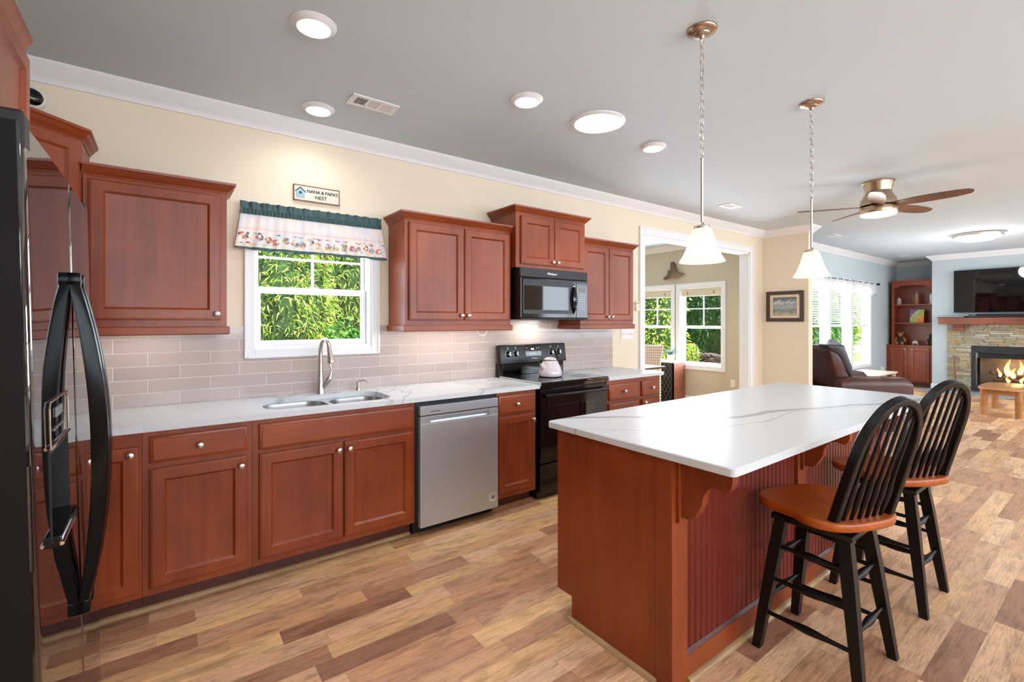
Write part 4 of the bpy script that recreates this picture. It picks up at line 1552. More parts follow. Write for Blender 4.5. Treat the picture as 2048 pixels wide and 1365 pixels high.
struct(MB().sweep(QR, [(2.71, IY0 + 0.0025), (IX1 - 0.10, IY0 + 0.0025)]).build('trim_11', 'oak_trim'))

# ---------------------------------------------------------------- stools
def stool(label):
    r = thing('bar_stool', label, 'stool', group='bar stools at the island')
    # seat: saddle outline, local +y is the front
    n = 56
    out = []
    for i in range(n):
        a = 2 * PI * i / n
        c, s_ = math.cos(a), math.sin(a)
        e = 3.0
        k = (abs(c) ** e + abs(s_) ** e) ** (-1 / e)
        x, y = 0.222 * c * k, 0.212 * s_ * k
        x *= 1.0 - 0.10 * math.exp(-((y - 0.0) / 0.08) ** 2) + 0.03 * (y > 0)
        out.append((x, y))
    def ring(k, z, dish=0.0):
        return [(p[0] * k, p[1] * k, z + dish) for p in out]
    mb = MB()
    mb.loft([ring(0.93, 0.598), ring(0.985, 0.604), ring(1.0, 0.616), ring(0.998, 0.630), ring(0.98, 0.636), ring(0.94, 0.637), ring(0.8, 0.634), ring(0.5, 0.630), ring(0.1, 0.629)])
    mb.build('seat', 'seat_wood', r, 60)
    mb = MB()
    mb.box(-0.15, 0.15, -0.15, 0.15, 0.556, 0.5785, 0.004)
    mb.cyl((0, 0, 0.5785), 0.11, 0.010, 28)
    mb.box(-0.13, 0.13, -0.13, 0.13, 0.5885, 0.598, 0.002)
    mb.build('swivel_plate', 'stool_black', r, 40)
    top, bot = 0.118, 0.188
    def leg_at(sx, sy, z):
        k = 1 - z / 0.556
        return Vector((sx * (top + (bot - top) * k), sy * (top + (bot - top) * k), z))
    for sx in (-1, 1):
        for sy in (-1, 1):
            mb = MB()
            rings = []
            for z, w in ((0.0, 0.0165), (0.12, 0.0185), (0.40, 0.023), (0.556, 0.0215)):
                p = leg_at(sx, sy, z)
                rings.append([(p.x - w, p.y - w, z), (p.x + w, p.y - w, z), (p.x + w, p.y + w, z), (p.x - w, p.y + w, z)])
            mb.loft(rings)
            mb.build('leg', 'stool_black', r)
    def str_(a, b):
        mb = MB()
        n = 12
        P, R_ = [], []
        for i in range(n + 1):
            t = i / n
            P.append(tuple(a.lerp(b, t)))
            R_.append(0.0085 + 0.0075 * math.exp(-((t - 0.5) / 0.17) ** 2) if 0.12 < t < 0.88 else 0.0085)
        mb.tube(P, R_, 12)
        mb.build('stretcher', 'stool_black', r, 60)
    for z in (0.215, 0.395):
        for sy in (-1, 1): str_(leg_at(-1, sy, z), leg_at(1, sy, z))
    for z in (0.155, 0.30, 0.44):
        for sx in (-1, 1): str_(leg_at(sx, -1, z), leg_at(sx, 1, z))
    # back bow and spindles; v runs up the leaning back plane
    lean = math.radians(17)
    B0 = Vector((0, -0.165, 0.634))
    up = Vector((0, -math.sin(lean), math.cos(lean)))
    def bp(u, v): return B0 + Vector((u, 0, 0)) + up * v + Vector((0, 0.16 * (u * u) * 2.2, 0))
    HB = 0.505
    path = [bp(-0.142, -0.004), bp(-0.141, 0.10), bp(-0.139, 0.20)]
    for i in range(0, 25):
        a = PI - PI * i / 24
        path.append(bp(0.137 * math.cos(a), 0.27 + (HB - 0.27) * math.sin(a) ** 0.9))
    path += [bp(0.139, 0.20), bp(0.141, 0.10), bp(0.142, -0.004)]
    mb = MB()
    # flat bent section, wider across the back plane's depth
    nrm = Vector((0, math.cos(lean), math.sin(lean)))
    rings = []
    for i, p in enumerate(path):
        t = (path[min(i + 1, len(path) - 1)] - path[max(i - 1, 0)]).normalized()
        b = t.cross(nrm).normalized()
        w, d = 0.0125, 0.0185
        rings.append([tuple(p + b * w + nrm * d * 0.8), tuple(p + b * w * 0.7 + nrm * d), tuple(p - b * w * 0.7 + nrm * d), tuple(p - b * w + nrm * d * 0.8),
                      tuple(p - b * w - nrm * d * 0.8), tuple(p - b * w * 0.7 - nrm * d), tuple(p + b * w * 0.7 - nrm * d), tuple(p + b * w - nrm * d * 0.8)])
    mb.loft(rings)
    mb.build('back_bow', 'stool_black', r, 35)
    for k in range(6):
        u0 = -0.098 + 0.196 * k / 5
        u1 = u0 * 0.93
        vt = 0.27 + (HB - 0.27) * max(0, 1 - (u1 / 0.137) ** 2) ** 0.45 - 0.006
        P, R_ = [], []
        for i in range(15):
            t = i / 14
            P.append(tuple(bp(u0 + (u1 - u0) * t, -0.004 + (vt + 0.004) * t)))
            R_.append(0.0062 + 0.0062 * math.exp(-((t - 0.22) / 0.13) ** 2) + 0.0012 * math.exp(-((t - 0.7) / 0.2) ** 2))
        MB().tube(P, R_, 10).build('spindle', 'stool_black', r, 60)
    return r


s1 = stool('nearer black and brown bow-back bar stool, closest to the camera')
s2 = copy_tree(s1)
s2['label'] = 'farther black and brown bow-back bar stool, behind the nearer one'
# children of the stool turn with the swivel seat; legs stay square to the island
for s_, loc, ang in ((s1, (2.256, 0.815, 0), -20), (s2, (3.08, 0.812, 0), -26)):
    s_.location = loc
    for c in s_.children:
        if c.name.split('.')[0] in ('seat', 'back_bow', 'spindle'):
            c.rotation_euler = (0, 0, math.radians(ang))

# ---------------------------------------------------------------- valance and sign over the sink
vy = W - 0.022
VX0, VX1, VZ = 0.352, 1.325, 1.858          # z of the hem
r = thing('window_valance', 'teal trimmed printed valance with farm motifs over the sink window', 'valance', (0.838, vy, VZ))


def cloth_strip(z0, z1, amp0, amp1, freq, out0, out1, x_in0=0.0, x_in1=0.0, hem=0.0, rows=8, thick=0.0025, phase=0.0, n=240):
    mb = MB()
    def P(i, t, off):
        s = i / n
        ins = x_in0 + (x_in1 - x_in0) * t
        x = VX0 + ins + (VX1 - VX0 - 2 * ins) * s
        a = amp0 + (amp1 - amp0) * t
        w = math.sin(s * freq + phase + 1.3 * math.sin(s * 9)) * 0.65 + 0.35 * math.sin(s * freq * 2.3 + 1)
        o = out0 + (out1 - out0) * t + a * w
        z = z0 + (z1 - z0) * t + (1 - t) * hem * math.sin(s * 24 + 0.8)
        return (x, vy - o - off, z)
    A = [[P(i, j / rows, 0) for i in range(n + 1)] for j in range(rows + 1)]
    B = [[P(i, j / rows, thick) for i in range(n + 1)] for j in range(rows + 1)]
    for j in range(rows + 1):
        pass
    rings = [A[j] + B[j][::-1] for j in range(rows + 1)]
    mb.loft(rings)
    return mb


cloth_strip(VZ + 0.012, VZ + 0.222, 0.010, 0.004, 46, 0.058, 0.044, 0.0, 0.036, 0.004).build('printed_panel', 'valance', r, 60)
cloth_strip(VZ - 0.002, VZ + 0.014, 0.010, 0.010, 46, 0.0585, 0.0585, 0.0, 0.0, 0.004, 2, 0.004).build('hem_binding', 'teal', r, 60)
cloth_strip(VZ + 0.222, VZ + 0.256, 0.006, 0.006, 260, 0.048, 0.048, 0.034, 0.034, 0, 3, 0.004, n=500).build('rod_pocket', 'teal', r, 60)
cloth_strip(VZ + 0.256, VZ + 0.302, 0.004, 0.017, 80, 0.046, 0.044, 0.034, 0.030, 0, 4, 0.004, n=400).build('ruffle_header', 'teal', r, 60)
mb = MB()
mb.tube([(VX0 + 0.034, vy, VZ + 0.238), (VX0 + 0.034, vy - 0.04, VZ + 0.238), (VX1 - 0.034, vy - 0.04, VZ + 0.238), (VX1 - 0.034, vy, VZ + 0.238)], 0.005, 8)
mb.build('curtain_rod', 'white_plastic', r)
for x, nm in ((VX0, 'side_return'), (VX1, 'side_return')):
    sgn = 1 if x == VX0 else -1
    mb = MB()
    mb.loft([[(x, vy, VZ + 0.01), (x, vy - 0.056, VZ + 0.008), (x + sgn * 0.003, vy - 0.056, VZ + 0.008), (x + sgn * 0.003, vy, VZ + 0.01)],
             [(x + sgn * 0.036, vy, VZ + 0.24), (x + sgn * 0.036, vy - 0.046, VZ + 0.24), (x + sgn * 0.039, vy - 0.046, VZ + 0.24), (x + sgn * 0.039, vy, VZ + 0.24)]])
    mb.build(nm, 'valance', r)

sx0, sx1, sz0, sz1 = 0.704, 1.004, 2.226, 2.332
r = thing('wall_sign', 'small cream wall sign reading NANA & PAPA\'S NEST with a blue birdhouse', 'sign', (0.854, W - 0.01, 2.28))
fs = faceNY(W - 0.0005)
MB(fs).box(sx0, sx1, -0.014, 0, sz0, sz1, 0.002).build('board', 'sign_face', r)
mb = MB(fs)
for a, b, c, d in ((sx0 - 0.001, sx1 + 0.001, sz1 - 0.005, sz1 + 0.001), (sx0 - 0.001, sx1 + 0.001, sz0 - 0.001, sz0 + 0.005), (sx0 - 0.001, sx0 + 0.004, sz0, sz1), (sx1 - 0.004, sx1 + 0.001, sz0, sz1)):
    mb.box(a, b, -0.017, -0.0005, c, d)
mb.build('rim', 'sign_edge', r)
bx, bz = sx0 + 0.042, sz0 + 0.018
mb = MB(fs)
mb.prism([(bx - 0.026, bz), (bx + 0.026, bz), (bx + 0.028, bz + 0.048), (bx, bz + 0.072), (bx - 0.028, bz + 0.048)], -0.0165, -0.013, 'xz')
mb.build('birdhouse_body', 'birdhouse', r)
mb = MB(fs)
mb.prism([(bx - 0.036, bz + 0.044), (bx - 0.032, bz + 0.040), (bx, bz + 0.068), (bx + 0.032, bz + 0.040), (bx + 0.036, bz + 0.044), (bx, bz + 0.076)], -0.018, -0.013, 'xz')
mb.build('birdhouse_roof', 'text_dark', r)
MB(fs).cyl((bx, -0.0165, bz + 0.036), 0.009, 0.001, 20, (0, -1, 0)).build('birdhouse_hole', 'text_dark', r)
text_obj('lettering', 'NANA & PAPA\'S', 0.0315, fs @ Matrix.Translation((sx0 + 0.083, -0.0145, sz0 + 0.060)), 'text_dark', r, 0.0005, spacing=0.92, bold=0.0009)
text_obj('lettering', 'NEST', 0.034, fs @ Matrix.Translation((sx0 + 0.135, -0.0145, sz0 + 0.022)), 'text_dark', r, 0.0005, bold=0.0009)
mb = MB(fs)
random.seed(3)
for k in range(26):
    x = sx0 + 0.085 + random.random() * 0.20
    if 0.13 < x - sx0 < 0.215: continue
    z = sz0 + 0.014 + random.random() * 0.03
    mb.tube([(x, -0.0145, z), (x + 0.005, -0.0145, z + 0.007 * random.uniform(-1, 1))], 0.0007, 5)
mb.build('twig_pattern', 'sign_edge', r)

# ---------------------------------------------------------------- wall plates, night light, cord, camera
def plate(name, label, cat, mtx, u, z, w, h, kind):
    r = thing(name, label, cat, tuple(mtx @ Vector((u, 0, z))))
    MB(mtx).box(u - w / 2, u + w / 2, -0.006, -0.0005, z - h / 2, z + h / 2, 0.003).build('plate', 'white_plastic', r)
    if kind > 0:
        for i in range(kind):
            uu = u + (i - (kind - 1) / 2) * 0.046
            MB(mtx).box(uu - 0.005, uu + 0.005, -0.014, -0.005, z - 0.010, z + 0.012, 0.002).build('toggle', 'ivory', r)
    else:
        for dz in (-0.02, 0.02):
            MB(mtx).box(u - 0.014, u + 0.014, -0.0085, -0.005, z + dz - 0.013, z + dz + 0.013, 0.003).build('socket', 'ivory', r)
    return r


plate('light_switch', 'four gang white light switch plate beside the dining room opening', 'light switch', faceNY(W), 4.135, 1.264, 0.212, 0.116, 4)
plate('wall_outlet', 'white wall outlet below the right dining room window', 'outlet', faceNX(DX), -3.89, 0.42, 0.075, 0.12, 0)
r = thing('wall_outlet', 'white wall outlet with plugged adapter beside the living room bookcase', 'outlet', (12.56, W, 0.36))
MB(faceNY(W)).box(12.52, 12.60, -0.006, -0.0005, 0.30, 0.42, 0.003).build('plate', 'white_plastic', r)
MB(faceNY(W)).box(12.525, 12.60, -0.045, -0.006, 0.33, 0.41, 0.008).build('adapter', 'white_plastic', r)
r = thing('wall_ornament', 'small cream shell shaped wall ornament beside the dining room opening', 'ornament', (4.285, W, 1.55))
mb = MB()
mb.prism([(4.262, 1.535), (4.308, 1.535), (4.314, 1.60), (4.256, 1.60)], W - 0.03, W - 0.0005, 'xz')
mb.build('body', 'ivory', r)
mb = MB()
for i in range(5):
    a = math.radians(30 + 30 * i)
    mb.sphere((4.285 + 0.026 * math.cos(a), W - 0.02, 1.60 + 0.022 * math.sin(a)), 0.012, 2)
mb.build('shell_rim', 'ivory', r, 60)
MB().box(4.258, 4.312, W - 0.034, W - 0.0005, 1.522, 1.534, 0.003).build('ledge', 'ivory', r)
mb = MB()
mb.tube([(2.06 + 0.045 * math.cos(a * PI / 12), 3.18, 1.334 + (-0.045 if a <= 12 else 0) * math.sin(a * PI / 12)) for a in range(0, 13)], 0.004, 8)
o = mb.build('power_cord', 'cord_white', None, 60)
tag(o, 'white cord loop hanging below the wall cabinet right of the window', 'cord')
r = thing('security_camera', 'white security camera with a black face on top of the corner cabinet', 'camera', (-0.50, 3.10, 2.31))
mb = MB()
cx_, cy_ = -0.50, 3.10
mb.lathe([(0.045, 2.345), (0.043, 2.357), (0.02, 2.366), (0.014, 2.39)], 24, (cx_, cy_, 0))
mb.build('base', 'white_plastic', r, 40)
cdir = Vector((0.35, -0.93, -0.05)).normalized()
cc = Vector((cx_, cy_, 2.445))
mb = MB()
mb.sphere(tuple(cc), 0.055, 3)
mb.build('head', 'white_plastic', r, 60)
mb = MB()
mb.lathe([(0.038, 0.036), (0.037, 0.043), (0.026, 0.053), (0.012, 0.0565), (0.001, 0.057)], 24, tuple(cc), tuple(cdir))
mb.build('face', 'black_gloss', r, 60)
MB().box(cx_ - 0.05, cx_ + 0.05, cy_ - 0.05, cy_ + 0.05, 2.3025, 2.3445).build('riser', 'white_plastic', r)

# ---------------------------------------------------------------- ceiling fixtures
def downlight(label, x, y, power):
    r = thing('recessed_light', label, 'ceiling light', (x, y, CEIL), 'recessed ceiling lights')
    mb = MB()
    mb.lathe([(0.098, CEIL - 0.0005), (0.098, CEIL - 0.004), (0.090, CEIL - 0.008), (0.078, CEIL - 0.020), (0.071, CEIL - 0.021), (0.071, CEIL - 0.016), (0.071, CEIL - 0.0005)], 40, (x, y, 0), None, False, False)
    mb.build('trim_ring', 'white', r, 40)
    MB().lathe([(0.0705, CEIL - 0.014), (0.07, CEIL - 0.018), (0.05, CEIL - 0.0205), (0.001, CEIL - 0.0215)], 40, (x, y, 0)).build('lens', 'lens', r, 60)
    lamp('downlight', 'SPOT', (x, y, CEIL - 0.04), power, (0.97, 0.97, 0.97), 0.07, parent=r, spread=165)


DLP = 18
downlight('recessed ceiling light nearest the camera, left of the air vent', 0.545, 2.235, DLP)
downlight('recessed ceiling light close to the crown moulding above the sink window', 0.782, 3.10, 10)
downlight('recessed ceiling light between the air vent and the large round skylight', 1.761, 2.225, DLP)
downlight('recessed ceiling light right of the large round skylight', 3.013, 2.25, DLP)
downlight('recessed ceiling light in front of the near end of the island', 1.25, 0.92, 12)
# tubular skylight
r = thing('tubular_skylight', 'large round bright tubular skylight in the kitchen ceiling', 'skylight', (2.345, 2.195, CEIL))
mb = MB()
mb.lathe([(0.182, CEIL - 0.0005), (0.182, CEIL - 0.005), (0.174, CEIL - 0.011), (0.155, CEIL - 0.013), (0.152, CEIL - 0.004)], 48, (2.345, 2.195, 0), None, False, False)
mb.build('trim_ring', 'white', r, 40)
MB().lathe([(0.153, CEIL - 0.006), (0.15, CEIL - 0.010), (0.08, CEIL - 0.015), (0.001, CEIL - 0.016)], 48, (2.345, 2.195, 0)).build('diffuser', 'lens', r, 60)
lamp('skylight_glow', 'SPOT', (2.345, 2.195, CEIL - 0.04), 18, (0.96, 0.98, 1), 0.15, parent=r, spread=165)


def vent(label, x, y, l=0.29, w=0.15):
    r = thing('ceiling_vent', label, 'air vent', (x, y, CEIL), 'ceiling air vents')
    z0, z1 = CEIL - 0.008, CEIL - 0.0005
    fr = MB()
    il, iw = l / 2 - 0.032, w / 2 - 0.028
    fr.box(x - l / 2, x + l / 2, y - w / 2, y - iw, z0, z1, 0.002)
    fr.box(x - l / 2, x + l / 2, y + iw, y + w / 2, z0, z1, 0.002)
    fr.box(x - l / 2, x - il, y - iw, y + iw, z0, z1)
    fr.box(x + il, x + l / 2, y - iw, y + iw, z0, z1)
    sec = il * 2 / 3
    for k in (1, 2):
        fr.box(x - il + sec * k - 0.007, x - il + sec * k + 0.007, y - iw, y + iw, z0, z1)
    fr.build('frame', 'white', r)
    MB().box(x - il, x + il, y - iw, y + iw, z1 - 0.0012, z1 - 0.0004).build('duct', 'black_matt', r)
    for k in range(3):
        sl = MB()
        a, b = x - il + sec * k + (0.007 if k else 0), x - il + sec * (k + 1) - (0.007 if k < 2 else 0)
        if k == 1:
            for i in range(8):
                yy = y - iw + (i + 0.5) * 2 * iw / 8
                sl.box(a, b, yy - 0.0028, yy + 0.0016, z0 + 0.001, z1 - 0.002)
        else:
            for i in range(6):
                xx = a + (i + 0.5) * (b - a) / 6
                sl.box(xx - (0.002 if k == 0 else 0.005), xx + (0.001 if k == 0 else 0.004), y - iw, y + iw, z0 + 0.001, z1 - 0.002)
        sl.build('slats', 'white', r)
    return r


v1 = vent('white ceiling air vent between two recessed lights above the sink', 1.037, 2.835)
for x, y, lb in ((5.293, 2.87, 'white ceiling air vent between the two pendant lamps'), (8.39, 2.90, 'white ceiling air vent beyond the ceiling fan near the living room windows'),
                 (12.2, 2.95, 'farthest white ceiling air vent above the bookcase')):
    c = copy_tree(v1)
    c.location = (x, y, CEIL)
    c['label'] = lb

# flush mount light of the living room
fx_, fy_ = 9.98, 1.53
r = thing('flush_mount_light', 'round white flush mount ceiling light before the television wall', 'ceiling light', (fx_, fy_, CEIL))
MB().lathe([(0.285, CEIL - 0.0005), (0.292, CEIL - 0.02), (0.285, CEIL - 0.045), (0.27, CEIL - 0.05)], 48, (fx_, fy_, 0)).build('rim', 'nickel', r, 40)
M['flush'] = emit('flush_light_glass', (1, 0.98, 0.94, 1), 3.0)
MB().lathe([(0.275, CEIL - 0.046), (0.26, CEIL - 0.07), (0.17, CEIL - 0.105), (0.06, CEIL - 0.118), (0.001, CEIL - 0.12)], 48, (fx_, fy_, 0)).build('glass_bowl', 'flush', r, 60)
lamp('flush_glow', 'POINT', (fx_, fy_, CEIL - 0.24), 22, (1, 0.97, 0.92), 0.15, parent=r)


def pendant(label, x, y):
    r = thing('pendant_lamp', label, 'pendant lamp', (x, y, CEIL), 'pendant lamps over the island')
    MB().lathe([(0.066, CEIL - 0.0005), (0.066, CEIL - 0.006), (0.060, CEIL - 0.014), (0.035, CEIL - 0.022), (0.033, CEIL - 0.026), (0.014, CEIL - 0.033), (0.009, CEIL - 0.045), (0.001, CEIL - 0.046)],
               40, (x, y, 0)).build('canopy', 'bronze', r, 40)
    ch = MB()
    zt_, zb_ = CEIL - 0.045, 2.165
    n = 15
    pitch = (zt_ - zb_) / n
    for i in range(n):
        zc = zt_ - pitch * (i + 0.5)
        hh = pitch * 0.5 + 0.0055
        w = 0.0085
        loop = []
        for j in range(16):
            a = 2 * PI * j / 16
            u = w * math.cos(a)
            z = zc + (hh - w) * (1 if math.sin(a) > 0.01 else -1 if math.sin(a) < -0.01 else 0) + w * math.sin(a)
            loop.append((x + u, y, z) if i % 2 else (x, y + u, z))
        ch.tube(loop, 0.0019, 6, True)
    ch.build('chain', 'nickel', r, 60)
    MB().tube([(x + 0.004 * math.sin(i * 0.9), y + 0.004 * math.cos(i * 0.9), zt_ - (zt_ - zb_) * i / 20) for i in range(21)], 0.0012, 6).build('wire', 'cord_white', r)
    rd = MB()
    rd.lathe([(0.004, 2.168), (0.0085, 2.160), (0.0085, 2.148), (0.0062, 2.144), (0.0062, 1.845)], 14, (x, y, 0))
    rd.build('rod', 'nickel', r, 40)
    MB().lathe([(0.0065, 1.86), (0.012, 1.848), (0.034, 1.842), (0.036, 1.832), (0.034, 1.828)], 24, (x, y, 0)).build('shade_cap', 'nickel', r, 40)
    prof = [(0.030, 1.829), (0.040, 1.827), (0.046, 1.815), (0.054, 1.785), (0.066, 1.745), (0.082, 1.708), (0.098, 1.681), (0.100, 1.678)]
    inner = [(a - 0.0028, b - 0.001) for a, b in prof][::-1]
    MB().lathe(prof + inner, 40, (x, y, 0), None, False, False).build('glass_shade', 'shade', r, 60)
    b = MB()
    b.sphere((x, y, 1.735), 0.030, 3, (1, 1, 1.15))
    b.lathe([(0.013, 1.76), (0.013, 1.83)], 14, (x, y, 0))
    b.build('bulb', 'bulb', r, 60)
    lamp('pendant_glow', 'POINT', (x, y, 1.665), 1.6, (1, 0.9, 0.76), 0.05, parent=r)


pendant('nearer frosted bell pendant lamp over the near end of the island', 1.985, 1.213)
pendant('farther frosted bell pendant lamp over the far end of the island', 3.19, 1.220)

# ceiling fan
cx_, cy_ = 5.50, 1.525
r = thing('ceiling_fan', 'five blade ceiling fan with brushed metal body and lit bowl', 'ceiling fan', (cx_, cy_, CEIL))
MB().lathe([(0.128, CEIL - 0.0005), (0.128, CEIL - 0.0139), (0.120, CEIL - 0.0162), (0.112, CEIL - 0.0580), (0.103, CEIL - 0.0986)], 40, (cx_, cy_, 0)).build('canopy', 'brass_fan', r, 40)
MB().lathe([(0.100, CEIL - 0.0986), (0.112, CEIL - 0.1276), (0.138, CEIL - 0.1740), (0.146, CEIL - 0.2030), (0.146, CEIL - 0.2320)], 40, (cx_, cy_, 0)).build('motor_housing', 'brass_fan', r, 40)
MB().lathe([(0.147, CEIL - 0.2494), (0.149, CEIL - 0.2575), (0.149, CEIL - 0.3039), (0.146, CEIL - 0.3109)], 40, (cx_, cy_, 0)).build('light_ring', 'brass_fan', r, 40)
MB().lathe([(0.10, CEIL - 0.2320), (0.10, CEIL - 0.2506)], 30, (cx_, cy_, 0)).build('flywheel', 'black_matt', r, 40)
MB().lathe([(0.144, CEIL - 0.3097), (0.138, CEIL - 0.3248), (0.10, CEIL - 0.3341), (0.001, CEIL - 0.3387)], 40, (cx_, cy_, 0)).build('light_bowl', 'fan_lens', r, 60)
for a in (-21, 51, 123, 195, 267):
    m = Matrix.Translation((cx_, cy_, CEIL - 0.2401)) @ Matrix.Rotation(math.radians(a), 4, 'Z') @ Matrix.Rotation(math.radians(-14), 4, 'X')
    mb = MB(m)
    out = [(0.09, -0.030), (0.16, -0.052), (0.28, -0.070), (0.42, -0.073), (0.56, -0.064), (0.645, -0.048), (0.672, -0.022), (0.668, 0.010), (0.645, 0.036), (0.56, 0.056), (0.42, 0.062), (0.28, 0.058), (0.16, 0.044), (0.09, 0.030)]
    mb.loft([[(p, q, -0.004) for p, q in out], [(p, q, 0.004) for p, q in out]])
    mb.build('blade', 'walnut', r)
lamp('fan_glow', 'POINT', (cx_, cy_, CEIL - 0.42), 9, (1, 0.95, 0.86), 0.25, parent=r)

# framed picture on the stub wall
fN = faceNX(7.233)
r = thing('framed_picture', 'landscape print in a dark wood frame on the narrow cream wall', 'picture', (7.22, 3.115, 1.62))
pu0, pu1, pz0, pz1 = -3.368, -2.858, 1.400, 1.842
mb = MB(fN)
for a, b, c, d in ((pu0, pu0 + 0.052, pz0, pz1), (pu1 - 0.052, pu1, pz0, pz1), (pu0 + 0.052, pu1 - 0.052, pz0, pz0 + 0.052), (pu0 + 0.052, pu1 - 0.052, pz1 - 0.052, pz1)):
    mb.box(a, b, -0.024, -0.001, c, d, 0.003)
mb.build('frame', 'frame_wood', r)
MB(fN).box(pu0 + 0.05, pu1 - 0.05, -0.012, -0.001, pz0 + 0.05, pz1 - 0.05).build('mat_board', 'mat_board', r)
MB(fN).box(pu0 + 0.098, pu1 - 0.098, -0.0135, -0.0115, pz0 + 0.094, pz1 - 0.094).build('print', 'art', r)
MB(fN).box(pu0 + 0.094, pu1 - 0.094, -0.013, -0.0118, pz0 + 0.090, pz1 - 0.090).build('print_border', 'text_dark', r)

# ---------------------------------------------------------------- dining room
def roman_shade(label, u0, u1, z0, z1):
    r = thing('roman_blind', label, 'blind', (DX, -(u0 + u1) / 2, z1))
    f = faceNX(DX)
    for i, (a, b, d) in enumerate(((z0 + 0.06, z1, 0.008), (z0, z0 + 0.075, 0.022))):
        MB(f).box(u0 + 0.016, u1 - 0.016, d - 0.004 if i == 0 else 0.002, d + 0.024 if i == 0 else 0.02, a, b, 0.004).build('fold', 'blind_beige', r)
    for k in (0.18, 0.82):
        u = u0 + (u1 - u0) * k
        MB(f).box(u - 0.012, u + 0.012, -0.001, 0.002, z0 + 0.03, z0 + 0.085, 0.001).build('clip', 'clip', r)


roman_shade('raised linen shade at the top of the right dining room window', -4.83, -4.08, 1.83, 1.966)
roman_shade('raised linen shade at the top of the left dining room window', -5.76, -5.01, 1.83, 1.966)
# driftwood on the wall
r = MB()
f = faceNX(DX)
r.M = f
c0 = (-4.93, -0.05, 2.22)
r.tube([(-4.93, -0.045, 2.20), (-4.935, -0.05, 2.29), (-4.945, -0.05, 2.37), (-4.95, -0.045, 2.425), (-4.945, -0.04, 2.445)], [0.07, 0.06, 0.052, 0.045, 0.015], 9)
r.tube([(-4.93, -0.05, 2.23), (-4.84, -0.05, 2.215), (-4.77, -0.045, 2.215), (-4.73, -0.04, 2.22)], [0.075, 0.05, 0.03, 0.006], 9)
r.tube([(-4.95, -0.05, 2.22), (-5.02, -0.055, 2.22), (-5.06, -0.05, 2.185), (-5.12, -0.045, 2.165), (-5.15, -0.04, 2.155)], [0.06, 0.045, 0.035, 0.022, 0.005], 9)
r.tube([(-4.98, -0.05, 2.25), (-5.03, -0.055, 2.28), (-5.05, -0.05, 2.29)], [0.04, 0.03, 0.012], 8)
o = r.build('driftwood', 'drift', None, 60)
for v in o.data.vertices:
    v.co.y += 0.018 * noise.noise(v.co * 14)
    v.co.z += 0.018 * noise.noise(v.co * 14 + Vector((5, 0, 0)))
    v.co.x = min(DX - 0.001, v.co.x)
tag(recentre(o, (DX - 0.05, 4.93, 2.25)), 'gnarled driftwood piece on the dining room wall above the windows', 'driftwood')
# lattice cabinet
r = thing('lattice_cabinet', 'brown cabinet with a dark diamond lattice front below the dining room window', 'cabinet', (7.05, 5.1, 0))
CY0, CY1, CXf, CXb, CZ = 4.73, 5.70, 6.885, DX - 0.018, 0.70
MB().box(CXf, CXb, CY0, CY0 + 0.02, 0, CZ).build('side_panel', 'mantel', r)
MB().box(CXf, CXb, CY1 - 0.02, CY1, 0, CZ).build('side_panel', 'mantel', r)
MB().box(CXf - 0.01, CXb, CY0 - 0.008, CY1 + 0.008, CZ, CZ + 0.022, 0.004).build('top', 'beige_top', r)
MB().box(CXf + 0.03, CXb, CY0 + 0.02, CY1 - 0.02, 0.02, CZ).build('inner_box', 'black_matt', r)
fC = faceNX(CXf)
mb = MB(fC)
for a, b, c, d in ((-CY1, -CY1 + 0.03, 0.0, CZ), (-CY0 - 0.03, -CY0, 0.0, CZ), (-CY1 + 0.03, -CY0 - 0.03, 0.0, 0.06), (-CY1 + 0.03, -CY0 - 0.03, CZ - 0.03, CZ)):
    mb.box(a, b, 0, 0.02, c, d)
mb.build('front_frame', 'iron', r)
mb = MB(fC)
u0_, u1_, z0_, z1_ = -CY1 + 0.03, -CY0 - 0.03, 0.06, CZ - 0.03
st_ = 0.075
k = u0_ - (z1_ - z0_) * 0.6
while k < u1_:
    for sgn in (1, -1):
        pts = []
        for zz in (z0_, z1_):
            t = (zz - z0_) * 0.6
            pts.append((k + t if sgn > 0 else k + (z1_ - z0_) * 0.6 - t, zz))
        (ua, za), (ub, zb__) = pts
        def clip(u, pa, pb):
            t = (u - pa[0]) / (pb[0] - pa[0])
            return (u, pa[1] + (pb[1] - pa[1]) * t)
        A_, B_ = pts
        if max(A_[0], B_[0]) < u0_ or min(A_[0], B_[0]) > u1_: continue
        P0, P1 = (A_, B_) if A_[0] < B_[0] else (B_, A_)
        if P0[0] < u0_: P0 = clip(u0_, P0, P1)
        if P1[0] > u1_: P1 = clip(u1_, P0, P1)
        if P1[0] - P0[0] < 0.01: continue
        mb.tube([(P0[0], 0.01, P0[1]), (P1[0], 0.01, P1[1])], 0.005, 5)
    k += st_
mb.build('lattice', 'mesh_grey', r)
